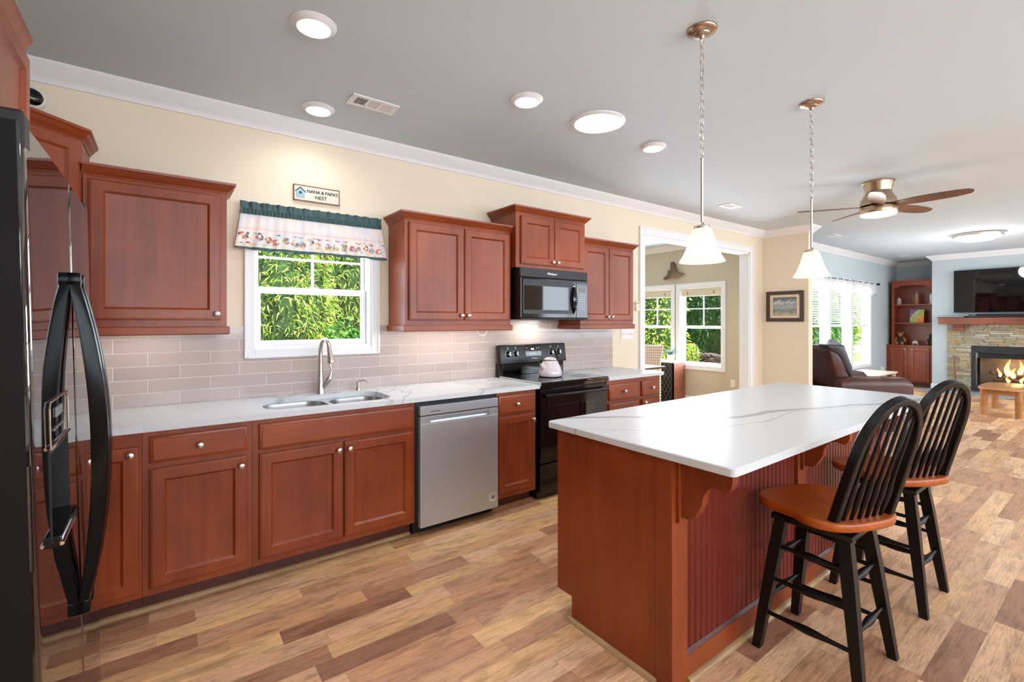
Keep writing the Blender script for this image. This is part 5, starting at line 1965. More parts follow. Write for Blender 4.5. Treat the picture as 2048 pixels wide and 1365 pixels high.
# agave in a white pot on the cabinet
px_, py_ = 7.10, 4.93
r = thing('potted_succulent', 'blue-green spiky succulent in a white pot before the dining room window', 'plant', (px_, py_, CZ + 0.022))
z0 = CZ + 0.0225
MB().lathe([(0.045, z0), (0.058, z0 + 0.03), (0.062, z0 + 0.09), (0.058, z0 + 0.10), (0.05, z0 + 0.095)], 20, (px_, py_, 0)).build('pot', 'pottery', r, 40)
mb = MB()
random.seed(11)
for k in range(14):
    a = 2 * PI * k / 14 + random.uniform(-.2, .2)
    el = 0.35 + 0.75 * (k % 3) / 2
    L = 0.13 + 0.03 * random.random()
    P, R_ = [], []
    for i in range(7):
        t = i / 6
        rr = L * t * math.cos(el)
        P.append((px_ + rr * math.cos(a), py_ + rr * math.sin(a), z0 + 0.095 + L * math.sin(el) * t + 0.02 * t * t))
        R_.append(0.013 * (1 - t) ** 0.7 + 0.001)
    mb.tube(P, R_, 6)
mb.build('leaves', 'agave', r, 50)
# dining table and plaid chair
TX0, TX1, TY0, TY1 = 4.75, 5.86, 4.16, 5.55
r = thing('dining_table', 'dining table with a dark top and turned cream legs in the dining room', 'table', (5.3, 4.85, 0))
MB().box(TX0, TX1, TY0, TY1, 0.722, 0.75, 0.008).build('tabletop', 'frame_wood', r)
mb = MB()
mb.box(TX0 + 0.06, TX1 - 0.06, TY0 + 0.06, TY0 + 0.08, 0.62, 0.722)
mb.box(TX0 + 0.06, TX1 - 0.06, TY1 - 0.08, TY1 - 0.06, 0.62, 0.722)
mb.box(TX0 + 0.06, TX0 + 0.08, TY0 + 0.08, TY1 - 0.08, 0.62, 0.722)
mb.box(TX1 - 0.08, TX1 - 0.06, TY0 + 0.08, TY1 - 0.08, 0.62, 0.722)
mb.build('apron', 'cream_paint', r)
for x in (TX0 + 0.07, TX1 - 0.07):
    for y in (TY0 + 0.07, TY1 - 0.07):
        lg = MB()
        prof = [(0.022, 0.0), (0.03, 0.03)]
        for i in range(13):
            z = 0.05 + i * 0.042
            prof += [(0.030, z), (0.041, z + 0.02)]
        prof += [(0.03, 0.60), (0.044, 0.61), (0.044, 0.722)]
        lg.lathe(prof, 14, (x, y, 0))
        lg.build('leg', 'cream_paint', r, 50)
r = thing('dining_chair', 'plaid upholstered dining chair behind the dining table', 'chair', (6.3, 4.85, 0))
mc = Matrix.Translation((6.25, 4.88, 0)) @ Matrix.Rotation(math.radians(28), 4, 'Z')
mb = MB(mc)
mb.box(-0.20, 0.23, -0.25, 0.25, 0.42, 0.50, 0.03, 3)
mb.build('seat', 'plaid', r, 50)
mb = MB(mc)
mb.loft([[(0.20, -0.24, 0.48), (0.25, -0.24, 0.48), (0.25, 0.24, 0.48), (0.20, 0.24, 0.48)],
         [(0.23, -0.26, 0.75), (0.285, -0.26, 0.75), (0.285, 0.26, 0.75), (0.23, 0.26, 0.75)],
         [(0.275, -0.30, 1.00), (0.32, -0.30, 1.01), (0.32, 0.30, 1.01), (0.275, 0.30, 1.00)]])
mb.build('backrest', 'plaid', r, 50)
for x, y in ((-0.17, -0.22), (-0.17, 0.22), (0.21, -0.22), (0.21, 0.22)):
    MB(mc).box(x - 0.02, x + 0.02, y - 0.02, y + 0.02, 0, 0.43, 0.003).build('leg', 'frame_wood', r)

# ---------------------------------------------------------------- living room windows
for i, (a, b, lb) in enumerate(((8.66, 9.66, 'white slatted blind in the living room window nearest the cream wall'),
                                (9.775, 10.72, 'white slatted blind in the middle living room window'),
                                (10.86, 11.80, 'white slatted blind in the living room window nearest the bookcase'))):
    r = thing('window_blind', lb, 'blind', ((a + b) / 2, W + 0.04, 2.08), 'slatted window blinds')
    mb = MB()
    z = 2.03
    while z > 1.345:
        t = bmesh.new()
        tb = MB(Matrix.Translation((0, W + 0.042, z)) @ Matrix.Rotation(math.radians(-28), 4, 'X'))
        t.free()
        mb.M = tb.M
        tb.bm.free()
        mb.box(a + 0.016, b - 0.016, -0.021, 0.021, -0.0012, 0.0012)
        z -= 0.043
    mb.M = IDM
    mb.build('slats', 'blind', r)
    MB().box(a + 0.014, b - 0.014, W + 0.020, W + 0.066, 1.300, 1.335, 0.003).build('bottom_rail', 'white_plastic', r)
    MB().box(a + 0.014, b - 0.014, W + 0.012, W + 0.068, 2.045, 2.086, 0.003).build('head_rail', 'white_plastic', r)
VX0_, VX1_ = 8.55, 12.10
r = thing('lace_valance', 'sheer white lace valance above the living room windows', 'valance', (10.3, W - 0.06, 2.2))
mb = MB()
n = 420
A, B = [], []
for (z, lst) in ((2.215, 0), (2.175, 0), (2.05, 0), (1.965, 1)):
    ra = []
    for i in range(n + 1):
        s_ = i / n
        x = VX0_ + (VX1_ - VX0_) * s_
        o = 0.055 + 0.014 * math.sin(s_ * 150) + 0.008 * math.sin(s_ * 67 + 1)
        ra.append((x, W - o, z + (0.022 * math.sin(s_ * 190) if lst else 0) + (0.008 * math.sin(s_ * 230) if z > 2.2 else 0)))
    A.append(ra)
mb.loft([q + [(p[0], p[1] - 0.002, p[2]) for p in q][::-1] for q in A])
mb.build('lace_panel', 'sheer', r, 60)
mb = MB()
mb.tube([(VX0_ - 0.02, W - 0.055, 2.19), (12.17, W - 0.055, 2.19)], 0.009, 10)
mb.build('curtain_rod', 'black', r)
MB().sphere((12.195, W - 0.055, 2.19), 0.027, 2).build('finial', 'charcoal', r, 60)
mb = MB().box(12.125, 12.145, W - 0.062, W - 0.0005, 2.17, 2.20)
mb.build('rod_bracket', 'black', r)

# ---------------------------------------------------------------- fireplace
r = thing('fireplace', 'stacked ledge stone fireplace with a black metal surround', 'fireplace', (12.6, 1.2, 0))
mb = MB()
random.seed(21)
SY1_, SY0_ = 2.378, 0.03
IY_1, IY_0, IZ0, IZ1 = 2.024, 0.396, 0.055, 0.925
z = 0.036
while z < 1.344:
    h = random.uniform(0.022, 0.048)
    if z + h > 1.325: h = 1.344 - z
    y = SY1_
    while y > SY0_ + 0.02:
        l = random.uniform(0.09, 0.36)
        y2 = max(SY0_, y - l)
        segs = [(y2, y)]
        if z + h > IZ0 and z < IZ1:
            segs = []
            if y > IY_1: segs.append((max(y2, IY_1), y))
            if y2 < IY_0: segs.append((y2, min(y, IY_0)))
        for a, b in segs:
            if b - a > 0.008:
                mb.box(TVX - 0.02 - random.uniform(0.012, 0.040), TVX - 0.001, a + 0.0015, b - 0.0015, z + 0.001, z + h - 0.001, 0.004, 1)
        y = y2
    z += h
mb.build('stone_facing', 'stone', r)
mb = MB()
for a, b, c, d in ((IY_1 - 0.058, IY_1, IZ0, IZ1), (IY_0, IY_0 + 0.058, IZ0, IZ1), (IY_0 + 0.058, IY_1 - 0.058, IZ0, IZ0 + 0.10), (IY_0 + 0.058, IY_1 - 0.058, IZ1 - 0.12, IZ1)):
    mb.box(TVX - 0.052, TVX - 0.001, a, b, c, d, 0.003)
mb.build('surround', 'charcoal', r)
mb = MB()
a, b, c, d = FB[0] + 0.003, FB[1] - 0.003, 0.103, 0.797
mb.box(TVX + 0.002, TVX + 0.44, a, a + 0.012, c, d)
mb.box(TVX + 0.002, TVX + 0.44, b - 0.012, b, c, d)
mb.box(TVX + 0.43, TVX + 0.45, a + 0.012, b - 0.012, c, d)
mb.box(TVX + 0.002, TVX + 0.43, a + 0.012, b - 0.012, c, c + 0.012)
mb.build('firebox', 'firebrick', r)
MB().box(TVX + 0.002, TVX + 0.43, a + 0.012, b - 0.012, d - 0.10, d).build('hood', 'black_matt', r)
mb = MB()
mb.box(TVX - 0.045, TVX + 0.06, b - 0.04, b - 0.013, c + 0.014, d - 0.102)
mb.build('door_stack', 'black_gloss', r)
MB().box(TVX - 0.058, TVX - 0.05, 1.955, 1.966, 0.46, 0.58, 0.002).build('door_handle', 'chrome', r)
mn = MB().box(12.43, TVX - 0.001, -0.05, 2.469, 1.3455, 1.474, 0.008).build('mantel_shelf', 'mantel', r)
for y0, y1 in ((2.115, 2.272), (0.15, 0.307)):
    mb = MB()
    mb.prism([(12.50, 1.345), (12.50, 1.30), (12.54, 1.285), (12.54, 1.21), (TVX - 0.065, 1.21), (TVX - 0.065, 1.345)], y0, y1, 'xz')
    mb.build('mantel_bracket', 'mantel', mn)
mb = MB()
y = -0.15
while y < 2.36:
    mb.box(12.20, TVX - 0.062, y, y + 0.408, 0.0005, 0.034, 0.004)
    y += 0.412
mb.build('hearth', 'slate', r)
random.seed(5)
gx = TVX + 0.20
r = thing('log_grate', 'black iron grate holding the fireplace logs', 'grate', (gx, 1.25, 0.115))
mb = MB()
for i in range(8):
    y = 0.82 + i * 0.13
    mb.tube([(gx - 0.14, y, 0.30), (gx - 0.14, y, 0.20), (gx + 0.14, y, 0.20)], 0.009, 8)
mb.tube([(gx - 0.10, 0.80, 0.192), (gx - 0.10, 1.75, 0.192)], 0.009, 8)
mb.tube([(gx + 0.10, 0.80, 0.192), (gx + 0.10, 1.75, 0.192)], 0.009, 8)
for y in (0.86, 1.70):
    for x in (gx - 0.10, gx + 0.10): mb.box(x - 0.009, x + 0.009, y - 0.009, y + 0.009, 0.1155, 0.192)
mb.build('bars', 'iron', r)
for i, (p, q, rad, lb) in enumerate((((gx - 0.06, 1.74, 0.262), (gx - 0.05, 0.86, 0.250), 0.052, 'long front charred log on the fireplace grate'),
                                     ((gx + 0.08, 1.72, 0.268), (gx + 0.07, 0.90, 0.262), 0.058, 'thick rear charred log on the fireplace grate'),
                                     ((gx - 0.12, 1.78, 0.42), (gx + 0.09, 1.62, 0.375), 0.036, 'short charred log laid across the left end of the fireplace logs'),
                                     ((gx - 0.03, 1.52, 0.372), (gx + 0.02, 1.10, 0.358), 0.038, 'charred log lying on top in the middle of the fire'))):
    mb = MB()
    P = []
    R_ = []
    for k in range(13):
        t = k / 12
        P.append(tuple(Vector(p).lerp(Vector(q), t) + Vector((0.008 * math.sin(k * 1.7 + i), 0, 0.008 * math.cos(k * 1.3)))))
        R_.append(rad * (0.93 + 0.1 * math.sin(k * 2.1 + i)))
    mb.tube(P, R_, 12)
    o = mb.build('firelog', 'log', None, 50)
    tag(recentre(o, Vector(p).lerp(Vector(q), 0.5)), lb, 'log', 'logs in the fireplace')
r = thing('fire', 'orange flames rising from the logs in the fireplace', 'fire', (gx, 1.3, 0.3))
for i, (y, z0, h, w, dx) in enumerate(((1.56, 0.36, 0.34, 0.060, 0.0), (1.40, 0.36, 0.32, 0.055, 0.03), (1.66, 0.34, 0.18, 0.035, -0.05), (1.48, 0.33, 0.20, 0.06, -0.06),
                                       (1.27, 0.30, 0.26, 0.05, 0.0), (1.16, 0.30, 0.18, 0.05, -0.05), (1.05, 0.30, 0.22, 0.05, 0.0), (1.36, 0.25, 0.14, 0.05, -0.10),
                                       (1.22, 0.25, 0.12, 0.05, -0.11), (1.54, 0.25, 0.11, 0.04, -0.11))):
    mb = MB()
    P, R_ = [], []
    for k in range(12):
        t = k / 11
        P.append((gx + dx + 0.015 * math.sin(t * 6 + i), y + 0.035 * t * math.sin(t * 5 + i * 1.9), z0 + h * t))
        R_.append(max(0.001, w * (math.sin(min(1, t * 1.6 + 0.18) * PI * 0.62)) * (1 - t) ** 0.8))
    mb.tube(P, R_, 12)
    mb.build('flame', 'flame', r, 80)
mb = MB()
for k in range(60):
    y = random.uniform(0.85, 1.72)
    mb.sphere((gx + random.uniform(-0.17, 0.05), y, 0.128 + random.random() * 0.012), random.uniform(0.012, 0.024), 1)
tag(recentre(mb.build('ember_bed', 'ember'), (gx, 1.3, 0.115)), 'glowing red ember bed under the fireplace grate', 'embers')['kind'] = 'stuff'
lamp('fire_glow', 'POINT', (gx - 0.05, 1.4, 0.55), 6, (1, 0.5, 0.2), 0.1)

# television and things on the mantel
r = thing('television', 'large black flat television above the fireplace mantel', 'television', (12.62, 1.53, 1.98))
MB().box(12.600, 12.650, 0.79, 2.270, 1.575, 2.405, 0.006).build('housing', 'black', r)
MB().box(12.5975, 12.6005, 0.797, 2.263, 1.587, 2.398).build('screen', 'black_glass', r)
MB().box(12.65, TVX - 0.0005, 1.25, 1.80, 1.80, 2.15).build('wall_bracket', 'black_matt', r)
r = thing('soundbar', 'long black soundbar on the mantel below the television', 'soundbar', (12.5, 1.45, 1.474))
MB().box(12.46, 12.56, 0.95, 1.93, 1.4745, 1.545, 0.012, 3).build('cabinet', 'black', r)
MB().box(12.458, 12.461, 0.97, 1.91, 1.482, 1.488).build('trim_line', 'chrome', r)
r = thing('media_player', 'thin silver and black media player box on the left end of the mantel', 'media player', (12.55, 2.32, 1.474))
MB().box(12.45, 12.66, 2.06, 2.49, 1.4745, 1.508, 0.004).build('case', 'black', r)
MB().box(12.4485, 12.451, 2.10, 2.485, 1.486, 1.502).build('front_panel', 'nickel', r)
r = thing('cable_bundle', 'tangled dark cables on the mantel between player and soundbar', 'cables', (12.55, 2.0, 1.474))
mb = MB()
P = []
for i in range(60):
    t = i / 59
    P.append((12.55 + 0.05 * math.sin(t * 19), 1.995 + 0.045 * math.cos(t * 23) , 1.478 + 0.028 * (1 + math.sin(t * 31))))
mb.tube(P, 0.0035, 6)
mb.build('cable', 'black', r, 60)
r = thing('fire_shovel', 'old fire shovel with wooden handle leaning on the stone beside the fireplace', 'shovel', (12.55, 2.24, 0.034))
mb = MB()
mb.tube([(12.57, 2.238, 0.19), (12.605, 2.262, 0.70)], [0.011, 0.011], 10)
mb.sphere((12.606, 2.263, 0.705), 0.017, 2)
mb.build('handle', 'mantel', r, 50)
mb = MB()
mb.loft([[(12.545, 2.155, 0.036), (12.545, 2.315, 0.036), (12.551, 2.315, 0.036), (12.551, 2.155, 0.036)],
         [(12.567, 2.160, 0.215), (12.567, 2.312, 0.215), (12.573, 2.312, 0.215), (12.573, 2.160, 0.215)]])
mb.build('blade', 'mesh_grey', r)

# ---------------------------------------------------------------- bookcase
r = thing('bookcase', 'built-in cherry bookcase with two lower doors in the living room alcove', 'bookcase', (13.1, 3.02, 0))
BY0, BY1 = AL + 0.004, 3.418
MB().box(12.90, 13.28, BY0, BY1, 0.10, 0.862).build('base', 'cherry', r)
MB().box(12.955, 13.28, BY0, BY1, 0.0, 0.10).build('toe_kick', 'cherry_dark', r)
MB().box(12.872, 13.28, BY0, BY1 + 0.006, 0.8625, 0.892, 0.004).build('ledge', 'cherry_h', r)
fB = faceNX(12.90)
door(r, fB, -3.372, -3.062, 0.115, 0.838, (-3.095, 0.80))
door(r, fB, -3.012, -2.690, 0.115, 0.838, (-2.98, 0.80))
UX0, UX1, UY0, UY1, UZ1 = 12.965, 13.28, BY0, 3.352, 2.262
mb = MB()
mb.box(UX0, UX1, UY1 - 0.045, UY1, 0.8925, UZ1)
mb.box(UX0, UX1, UY0, UY0 + 0.045, 0.8925, UZ1)
mb.box(UX1 - 0.012, UX1, UY0 + 0.045, UY1 - 0.045, 0.8925, UZ1)
mb.box(UX0, UX1 - 0.012, UY0 + 0.045, UY1 - 0.045, UZ1 - 0.03, UZ1)
mb.build('upper_frame', 'cherry', r)
f2 = faceNX(UX0)
a, b = -UY1 + 0.045, -UY0 - 0.045
MB(f2).prism([(a, UZ1 - 0.03), (a, UZ1 - 0.125), (a + 0.07, UZ1 - 0.122), (a + 0.10, UZ1 - 0.09), (a + 0.14, UZ1 - 0.08), (b - 0.14, UZ1 - 0.08), (b - 0.10, UZ1 - 0.09), (b - 0.07, UZ1 - 0.122), (b, UZ1 - 0.125), (b, UZ1 - 0.03)],
             0.0, 0.02, 'xz').build('arched_rail', 'cherry_h', r)
MB().box(UX0 - 0.02, UX1, UY0, UY1 + 0.02, UZ1 + 0.0005, UZ1 + 0.03, 0.006).build('cornice', 'cherry_h', r)
SH1, SH2 = 1.772, 1.375
for z in (SH1, SH2):
    MB().box(UX0 + 0.015, UX1 - 0.0125, UY0 + 0.0455, UY1 - 0.0455, z - 0.025, z, 0.002).build('shelf', 'cherry_h', r)


def stein(label, x, y, z, h, rad, mat, tall):
    r = thing('beer_stein', label, 'stein', (x, y, z), 'steins on the bookcase')
    z += 0.0005
    MB().lathe([(rad * 1.1, z), (rad * 1.12, z + 0.012), (rad, z + 0.03), (rad * 0.97, z + h * 0.55), (rad * 0.85, z + h * 0.70), (rad * 0.8, z + h * 0.70)], 24, (x, y, 0)).build('mug', mat, r, 50)
    MB().lathe([(rad * 0.84, z + h * 0.705), (rad * 0.8, z + h * 0.77), (rad * 0.45, z + h * (0.85 if tall else 0.80)), (0.008, z + h * 0.90), (0.011, z + h * 0.95), (0.001, z + h)], 24, (x, y, 0)).build('lid', 'stein_grey' if mat != 'stein_grey' else 'nickel', r, 50)
    MB().tube([(x, y + rad * 0.9, z + h * 0.62), (x, y + rad * 1.6, z + h * 0.58), (x, y + rad * 1.65, z + h * 0.3), (x, y + rad * 0.95, z + h * 0.16)], 0.008, 8).build('handle', mat, r, 50)


stein('short grey and tan lidded stein at the left of the top bookcase shelf', 13.08, 3.25, SH1, 0.185, 0.046, 'stein_grey', False)
stein('tall brown lidded stein in the middle of the top bookcase shelf', 13.08, 2.945, SH1, 0.27, 0.044, 'stein', True)
r = thing('pale_figurine', 'pale stoneware figurine half hidden at the right of the top bookcase shelf', 'figurine', (13.08, 2.70, SH1))
MB().lathe([(0.042, SH1 + 0.0005), (0.042, SH1 + 0.03), (0.030, SH1 + 0.035), (0.034, SH1 + 0.12), (0.038, SH1 + 0.18), (0.022, SH1 + 0.225), (0.001, SH1 + 0.235)], 20, (13.08, 2.70, 0)).build('body', 'pottery', r, 50)
r = thing('canvas_painting', 'small abstract purple green and orange canvas on the middle bookcase shelf', 'painting', (13.08, 2.94, SH2))
mb = MB(Matrix.Translation((13.10, 2.945, SH2 + 0.003)) @ Matrix.Rotation(math.radians(-9), 4, 'Y') @ Matrix.Rotation(math.radians(-4), 4, 'Z'))
mb.M = Matrix.Translation((13.06, 2.945, SH2 + 0.001)) @ Matrix.Rotation(math.radians(9), 4, 'Y')
mb.box(0.0, 0.018, -0.118, 0.118, 0.003, 0.285)
mb.build('canvas', 'painting', r)
r = thing('teddy_bear', 'brown teddy bear in dark clothes on the lowest bookcase shelf', 'soft toy', (13.08, 3.22, 0.892))
bx_, by_, bz_ = 13.08, 3.225, 0.893
mb = MB()
mb.sphere((bx_, by_, bz_ + 0.10), 0.062, 2, (0.9, 1, 1.2))
mb.sphere((bx_ - 0.01, by_, bz_ + 0.215), 0.052, 2)
mb.sphere((bx_ - 0.055, by_, bz_ + 0.205), 0.022, 2)
for s_ in (-1, 1):
    mb.sphere((bx_, by_ + s_ * 0.043, bz_ + 0.262), 0.021, 2)
    mb.tube([(bx_, by_ + s_ * 0.05, bz_ + 0.15), (bx_ - 0.02, by_ + s_ * 0.085, bz_ + 0.10), (bx_ - 0.04, by_ + s_ * 0.085, bz_ + 0.06)], [0.026, 0.024, 0.024], 10)
    mb.tube([(bx_ - 0.02, by_ + s_ * 0.035, bz_ + 0.035), (bx_ - 0.10, by_ + s_ * 0.05, bz_ + 0.032)], [0.032, 0.03], 10)
mb.build('body', 'plush', r, 60)
mb = MB()
mb.lathe([(0.066, bz_ + 0.05), (0.068, bz_ + 0.09), (0.062, bz_ + 0.13), (0.05, bz_ + 0.16)], 20, (bx_, by_, 0), None, False, False)
mb.build('vest', 'plush_dark', r, 60)
r = thing('tiny_stove', 'tiny white toy stove ornament on the lowest bookcase shelf', 'ornament', (13.06, 2.965, 0.892))
mb = MB()
mb.box(13.03, 13.09, 2.92, 3.01, 0.925, 0.972, 0.004)
mb.build('body', 'pottery', r)
for x in (13.04, 13.08):
    for y in (2.93, 3.0):
        MB().lathe([(0.006, 0.8925), (0.008, 0.91), (0.005, 0.926)], 8, (x, y, 0)).build('leg', 'pottery', r)
MB().lathe([(0.022, 0.972), (0.016, 0.985), (0.006, 0.99), (0.006, 1.005), (0.001, 1.006)], 14, (13.06, 2.965, 0)).build('pot', 'pottery', r, 40)
r = thing('dark_figurine', 'dark figurine half hidden at the right of the lowest bookcase shelf', 'figurine', (13.08, 2.71, 0.892))
mb = MB()
mb.lathe([(0.05, 0.8925), (0.055, 0.93), (0.04, 1.02), (0.028, 1.07), (0.001, 1.08)], 16, (13.08, 2.71, 0))
mb.sphere((13.07, 2.71, 1.10), 0.038, 2)
mb.sphere((13.05, 2.755, 1.0), 0.028, 2)
mb.build('body', 'plush_dark', r, 60)

# ---------------------------------------------------------------- recliner, lamp, low table
r = thing('recliner', 'brown leather recliner partly behind the narrow cream wall', 'armchair')
L = MB()
L.box(-0.30, 0.52, -0.33, 0.33, 0.10, 0.34, 0.03, 3)
L.build('base', 'leather', r, 50)
L = MB()
L.box(-0.18, 0.60, -0.315, 0.315, 0.3405, 0.50, 0.07, 4)
L.build('seat_cushion', 'leather', r, 50)
L = MB()
L.box(0.53, 0.64, -0.32, 0.32, 0.10, 0.335, 0.04, 4)
L.build('footrest', 'leather', r, 50)
for s_ in (-1, 1):
    L = MB()
    prof = lambda x, k: [(x, s_ * (0.41 + 0.085 * math.cos(a)) , 0.10 if math.sin(a) < -0.1 else 0.485 + 0.135 * k * math.sin(a)) for a in [2 * PI * j / 20 for j in range(20)]]
    L.loft([prof(-0.36, 0.6), prof(-0.34, 0.85), prof(-0.2, 1), prof(0.20, 1), prof(0.215, 0.96), prof(0.23, 1), prof(0.5, 0.98), prof(0.60, 0.85), prof(0.645, 0.45)])
    L.build('arm', 'leather', r, 60)
L = MB()
rings = []
for t, x, hw, th in ((0, -0.13, 0.30, 0.13), (0.1, -0.16, 0.325, 0.16), (0.35, -0.21, 0.335, 0.17), (0.42, -0.225, 0.33, 0.15), (0.5, -0.24, 0.335, 0.17), (0.72, -0.285, 0.335, 0.165), (0.78, -0.295, 0.33, 0.145), (0.86, -0.31, 0.33, 0.16), (0.97, -0.33, 0.30, 0.12), (1.0, -0.335, 0.25, 0.05)):
    z = 0.40 + 0.65 * t
    pts = rrect(x - th / 2 - 0.05, x + th / 2, -hw, hw, min(0.05, th * 0.4), 4)
    rings.append([(p[0], p[1], z) for p in pts])
L.loft(rings)
L.build('backrest', 'leather', r, 60)
L = MB()
L.loft([[(p[0], p[1], z) for p in rrect(x0, x1, -0.345, -0.12, 0.03, 3)] for x0, x1, z in ((-0.14, -0.08, 0.60), (-0.22, -0.10, 0.75), (-0.30, -0.16, 0.92), (-0.46, -0.20, 1.02), (-0.46, -0.22, 1.064), (-0.44, -0.26, 1.07))])
L.build('throw', 'leather_dark', r, 60)
r.location = (8.246, 2.724, 0)
r.rotation_euler = (0, 0, math.radians(-36.6))
lx, ly = 9.16, 3.27
r = thing('reading_lamp', 'grey dome reading lamp head behind the recliner', 'lamp', (lx, ly, 0))
MB().lathe([(0.11, 0.0), (0.11, 0.02), (0.02, 0.03)], 24, (lx, ly, 0)).build('foot', 'charcoal', r, 40)
MB().tube([(lx, ly, 0.03), (lx, ly, 0.90), (lx, ly - 0.01, 1.02), (lx, ly - 0.05, 1.09)], 0.009, 10).build('stem', 'charcoal', r, 50)
MB().lathe([(0.02, 0.0), (0.05, 0.01), (0.085, 0.05), (0.100, 0.11)], 24, (lx, ly - 0.06, 1.10), (0.1, -0.25, -0.95), True, False).build('lamp_head', 'grey_fabric', r, 50)
r = thing('side_table', 'low beige side table under the living room windows', 'table', (10.3, 3.0, 0))
MB().box(9.75, 11.0, 2.75, 3.30, 0.44, 0.465, 0.006).build('tabletop', 'beige_top', r)
for x in (9.80, 10.95):
    for y in (2.8, 3.25):
        MB().box(x - 0.025, x + 0.025, y - 0.025, y + 0.025, 0, 0.44, 0.003).build('leg', 'beige_top', r)

r = thing('coffee_table', 'low honey oak coffee table before the fireplace', 'table', (10.34, 1.27, 0))
n = 48
out = []
for i in range(n):
    a = 2 * PI * i / n
    c, s_ = math.cos(a), math.sin(a)
    e = 3.4
    k = (abs(c) ** e + abs(s_) ** e) ** (-1 / e)
    out.append((10.345 + 0.565 * c * k, 1.27 + 0.275 * s_ * k))
rg = lambda k, z: [(10.345 + (p[0] - 10.345) * k, 1.27 + (p[1] - 1.27) * k, z) for p in out]
mb = MB()
mb.loft([rg(0.96, 0.382), rg(0.985, 0.387), rg(1.0, 0.398), rg(1.0, 0.405), rg(0.985, 0.413), rg(0.97, 0.415)])
mb.build('tabletop', 'honey', r, 40)
for x in (9.93, 10.76):
    for y in (1.09, 1.45):
        mb = MB()
        mb.lathe([(0.040, 0.0), (0.042, 0.01), (0.045, 0.3815)], 10, (x, y, 0))
        mb.build('leg', 'honey', r, 50)
mb = MB()
mb.box(9.96, 10.73, 1.065, 1.085, 0.315, 0.3815)
mb.box(9.96, 10.73, 1.455, 1.475, 0.315, 0.3815)
mb.box(9.90, 9.92, 1.12, 1.42, 0.315, 0.3815)
mb.box(10.77, 10.79, 1.12, 1.42, 0.315, 0.3815)
mb.build('apron', 'honey', r)

# ---------------------------------------------------------------- garden outside the windows
struct(MB().box(-14, 34, W + 0.20, 30, -0.62, -0.50).build('ground', 'soil'))


def shrub(name, label, cat, c, rad, n, ll, lw, mat, seed, droop=0.2, core=0.72, trunk=True, group='shrubs and trees outside the windows'):
    random.seed(seed)
    r = thing(name, label, cat, (c[0], c[1], -0.5), group)
    mb = MB()
    C = Vector(c)
    for _ in range(n):
        # points biased to the outside of a lumpy ellipsoid
        d = Vector((random.gauss(0, 1), random.gauss(0, 1), random.gauss(0, 1))).normalized()
        k = (random.random() ** 0.35) * (0.86 + 0.30 * noise.noise(d * 2.3 + Vector((seed, 0, 0))))
        p = C + Vector((d.x * rad[0], d.y * rad[1], d.z * rad[2])) * k
        if p.z < -0.45: p.z = -0.45 + random.random() * 0.3
        t = (d * 0.6 + Vector((random.uniform(-1, 1), random.uniform(-1, 1), random.uniform(-1, 1) - droop))).normalized()
        s = t.cross(Vector((random.uniform(-1, 1), random.uniform(-1, 1), random.uniform(-1, 1)))).normalized()
        L_ = ll * random.uniform(0.6, 1.25)
        w = lw * random.uniform(0.7, 1.2)
        m = p + t * L_ * 0.45
        e = p + t * L_ + Vector((0, 0, -droop * L_ * 0.5))
        mb.f([mb.v(p), mb.v(m + s * w), mb.v(e), mb.v(m - s * w)])
    mb.build('leaves', mat, r)
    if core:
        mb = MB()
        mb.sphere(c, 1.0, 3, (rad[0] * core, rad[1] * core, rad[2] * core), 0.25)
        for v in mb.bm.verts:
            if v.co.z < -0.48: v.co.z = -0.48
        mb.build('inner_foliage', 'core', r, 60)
    if trunk:
        mb = MB()
        random.seed(seed + 1)
        for i in range(4):
            a = random.uniform(0, 6.28)
            P = [(c[0] + 0.05 * i, c[1], -0.5)]
            for k in range(1, 5):
                t = k / 4
                P.append((c[0] + rad[0] * 0.8 * t * math.cos(a), c[1] + rad[1] * 0.8 * t * math.sin(a) - 0.02, -0.5 + (c[2] + 0.5 + rad[2] * 0.7) * t))
            mb.tube(P, [0.04, 0.032, 0.025, 0.018, 0.008], 7)
        mb.build('branches', 'bark', r, 60)
    return r


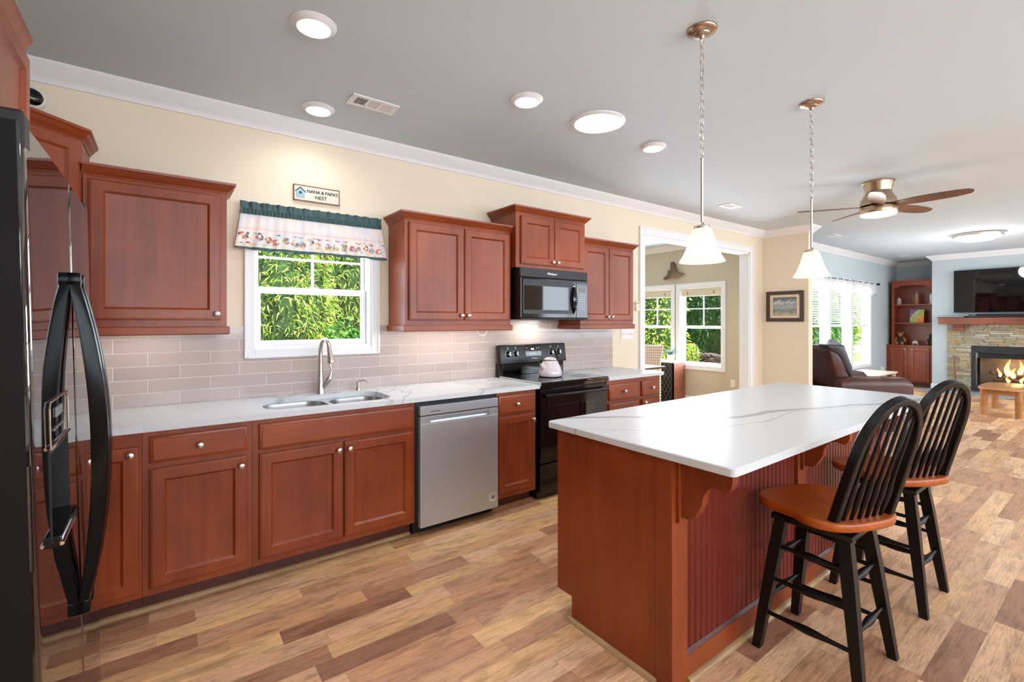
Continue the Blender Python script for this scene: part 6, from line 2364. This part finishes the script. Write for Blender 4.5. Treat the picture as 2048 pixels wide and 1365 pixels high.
shrub('bamboo_shrub', 'bright bamboo-like shrub filling the left of the sink window', 'shrub', (1.15, 6.3, 1.35), (0.75, 0.5, 1.75), 17000, 0.105, 0.0075, 'leaf_bright', 1, 0.5)
shrub('broadleaf_shrub', 'mid green broad-leaved shrub at the lower right of the sink window', 'shrub', (1.66, 5.35, 0.72), (0.42, 0.26, 0.72), 5000, 0.06, 0.021, 'leaf_mid', 2, 0.1)
shrub('bamboo_shrub', 'taller bright bamboo-like shrub at the upper right of the sink window', 'shrub', (2.35, 7.3, 2.0), (0.8, 0.5, 1.6), 11000, 0.11, 0.008, 'leaf_bright', 3, 0.5)
shrub('garden_tree', 'wide dark tree behind the shrubs outside the sink window', 'tree', (2.2, 9.6, 2.4), (3.0, 0.9, 3.0), 9000, 0.20, 0.035, 'leaf_mid', 4, 0.2)
shrub('bright_shrub', 'bright yellow-green shrub outside the left dining room window', 'shrub', (9.2, 6.78, 1.2), (0.8, 0.72, 1.9), 13000, 0.10, 0.019, 'leaf_bright', 5, 0.2)
shrub('evergreen_tree', 'dark evergreen tree outside the right dining room window', 'tree', (11.7, 6.95, 2.0), (0.95, 1.0, 2.6), 12000, 0.16, 0.018, 'leaf_dark', 6, 0.6)
shrub('small_shrub', 'small yellow-green shrub at the lower left of the right dining room window', 'shrub', (8.80, 5.60, 0.74), (0.14, 0.14, 0.26), 420, 0.07, 0.018, 'leaf_bright', 7, 0.1, 0, True)
shrub('garden_tree', 'tall tree far behind the evergreen outside the dining room', 'tree', (15.5, 10.5, 2.6), (2.8, 2.0, 3.2), 7000, 0.26, 0.05, 'leaf_mid', 8, 0.2)
shrub('arching_shrub', 'arching green shrub outside the middle living room window', 'shrub', (18.6, 7.0, 1.0), (1.8, 0.8, 1.6), 3600, 0.42, 0.03, 'leaf_mid', 9, 0.7, 0.5)
shrub('garden_tree', 'pale green tree outside the far living room window', 'tree', (25.0, 8.6, 2.0), (3.0, 1.0, 2.8), 6000, 0.3, 0.05, 'leaf_bright', 10, 0.3)
random.seed(31)
mb = MB()
for k in range(170):
    t = random.random()
    y = 4.95 + 1.0 * random.random()
    mb.sphere((9.2 + 0.3 * random.random(), y, -0.45 + 1.16 * random.random() ** 0.8), random.uniform(0.05, 0.12), 1, (1.2, 1.3, 0.7), 0.5)
o = mb.build('brush_pile', 'rock')
tag(recentre(o, (9.35, 5.45, -0.5)), 'dark heap of stones and brush outside the right dining room window', 'heap')['kind'] = 'stuff'
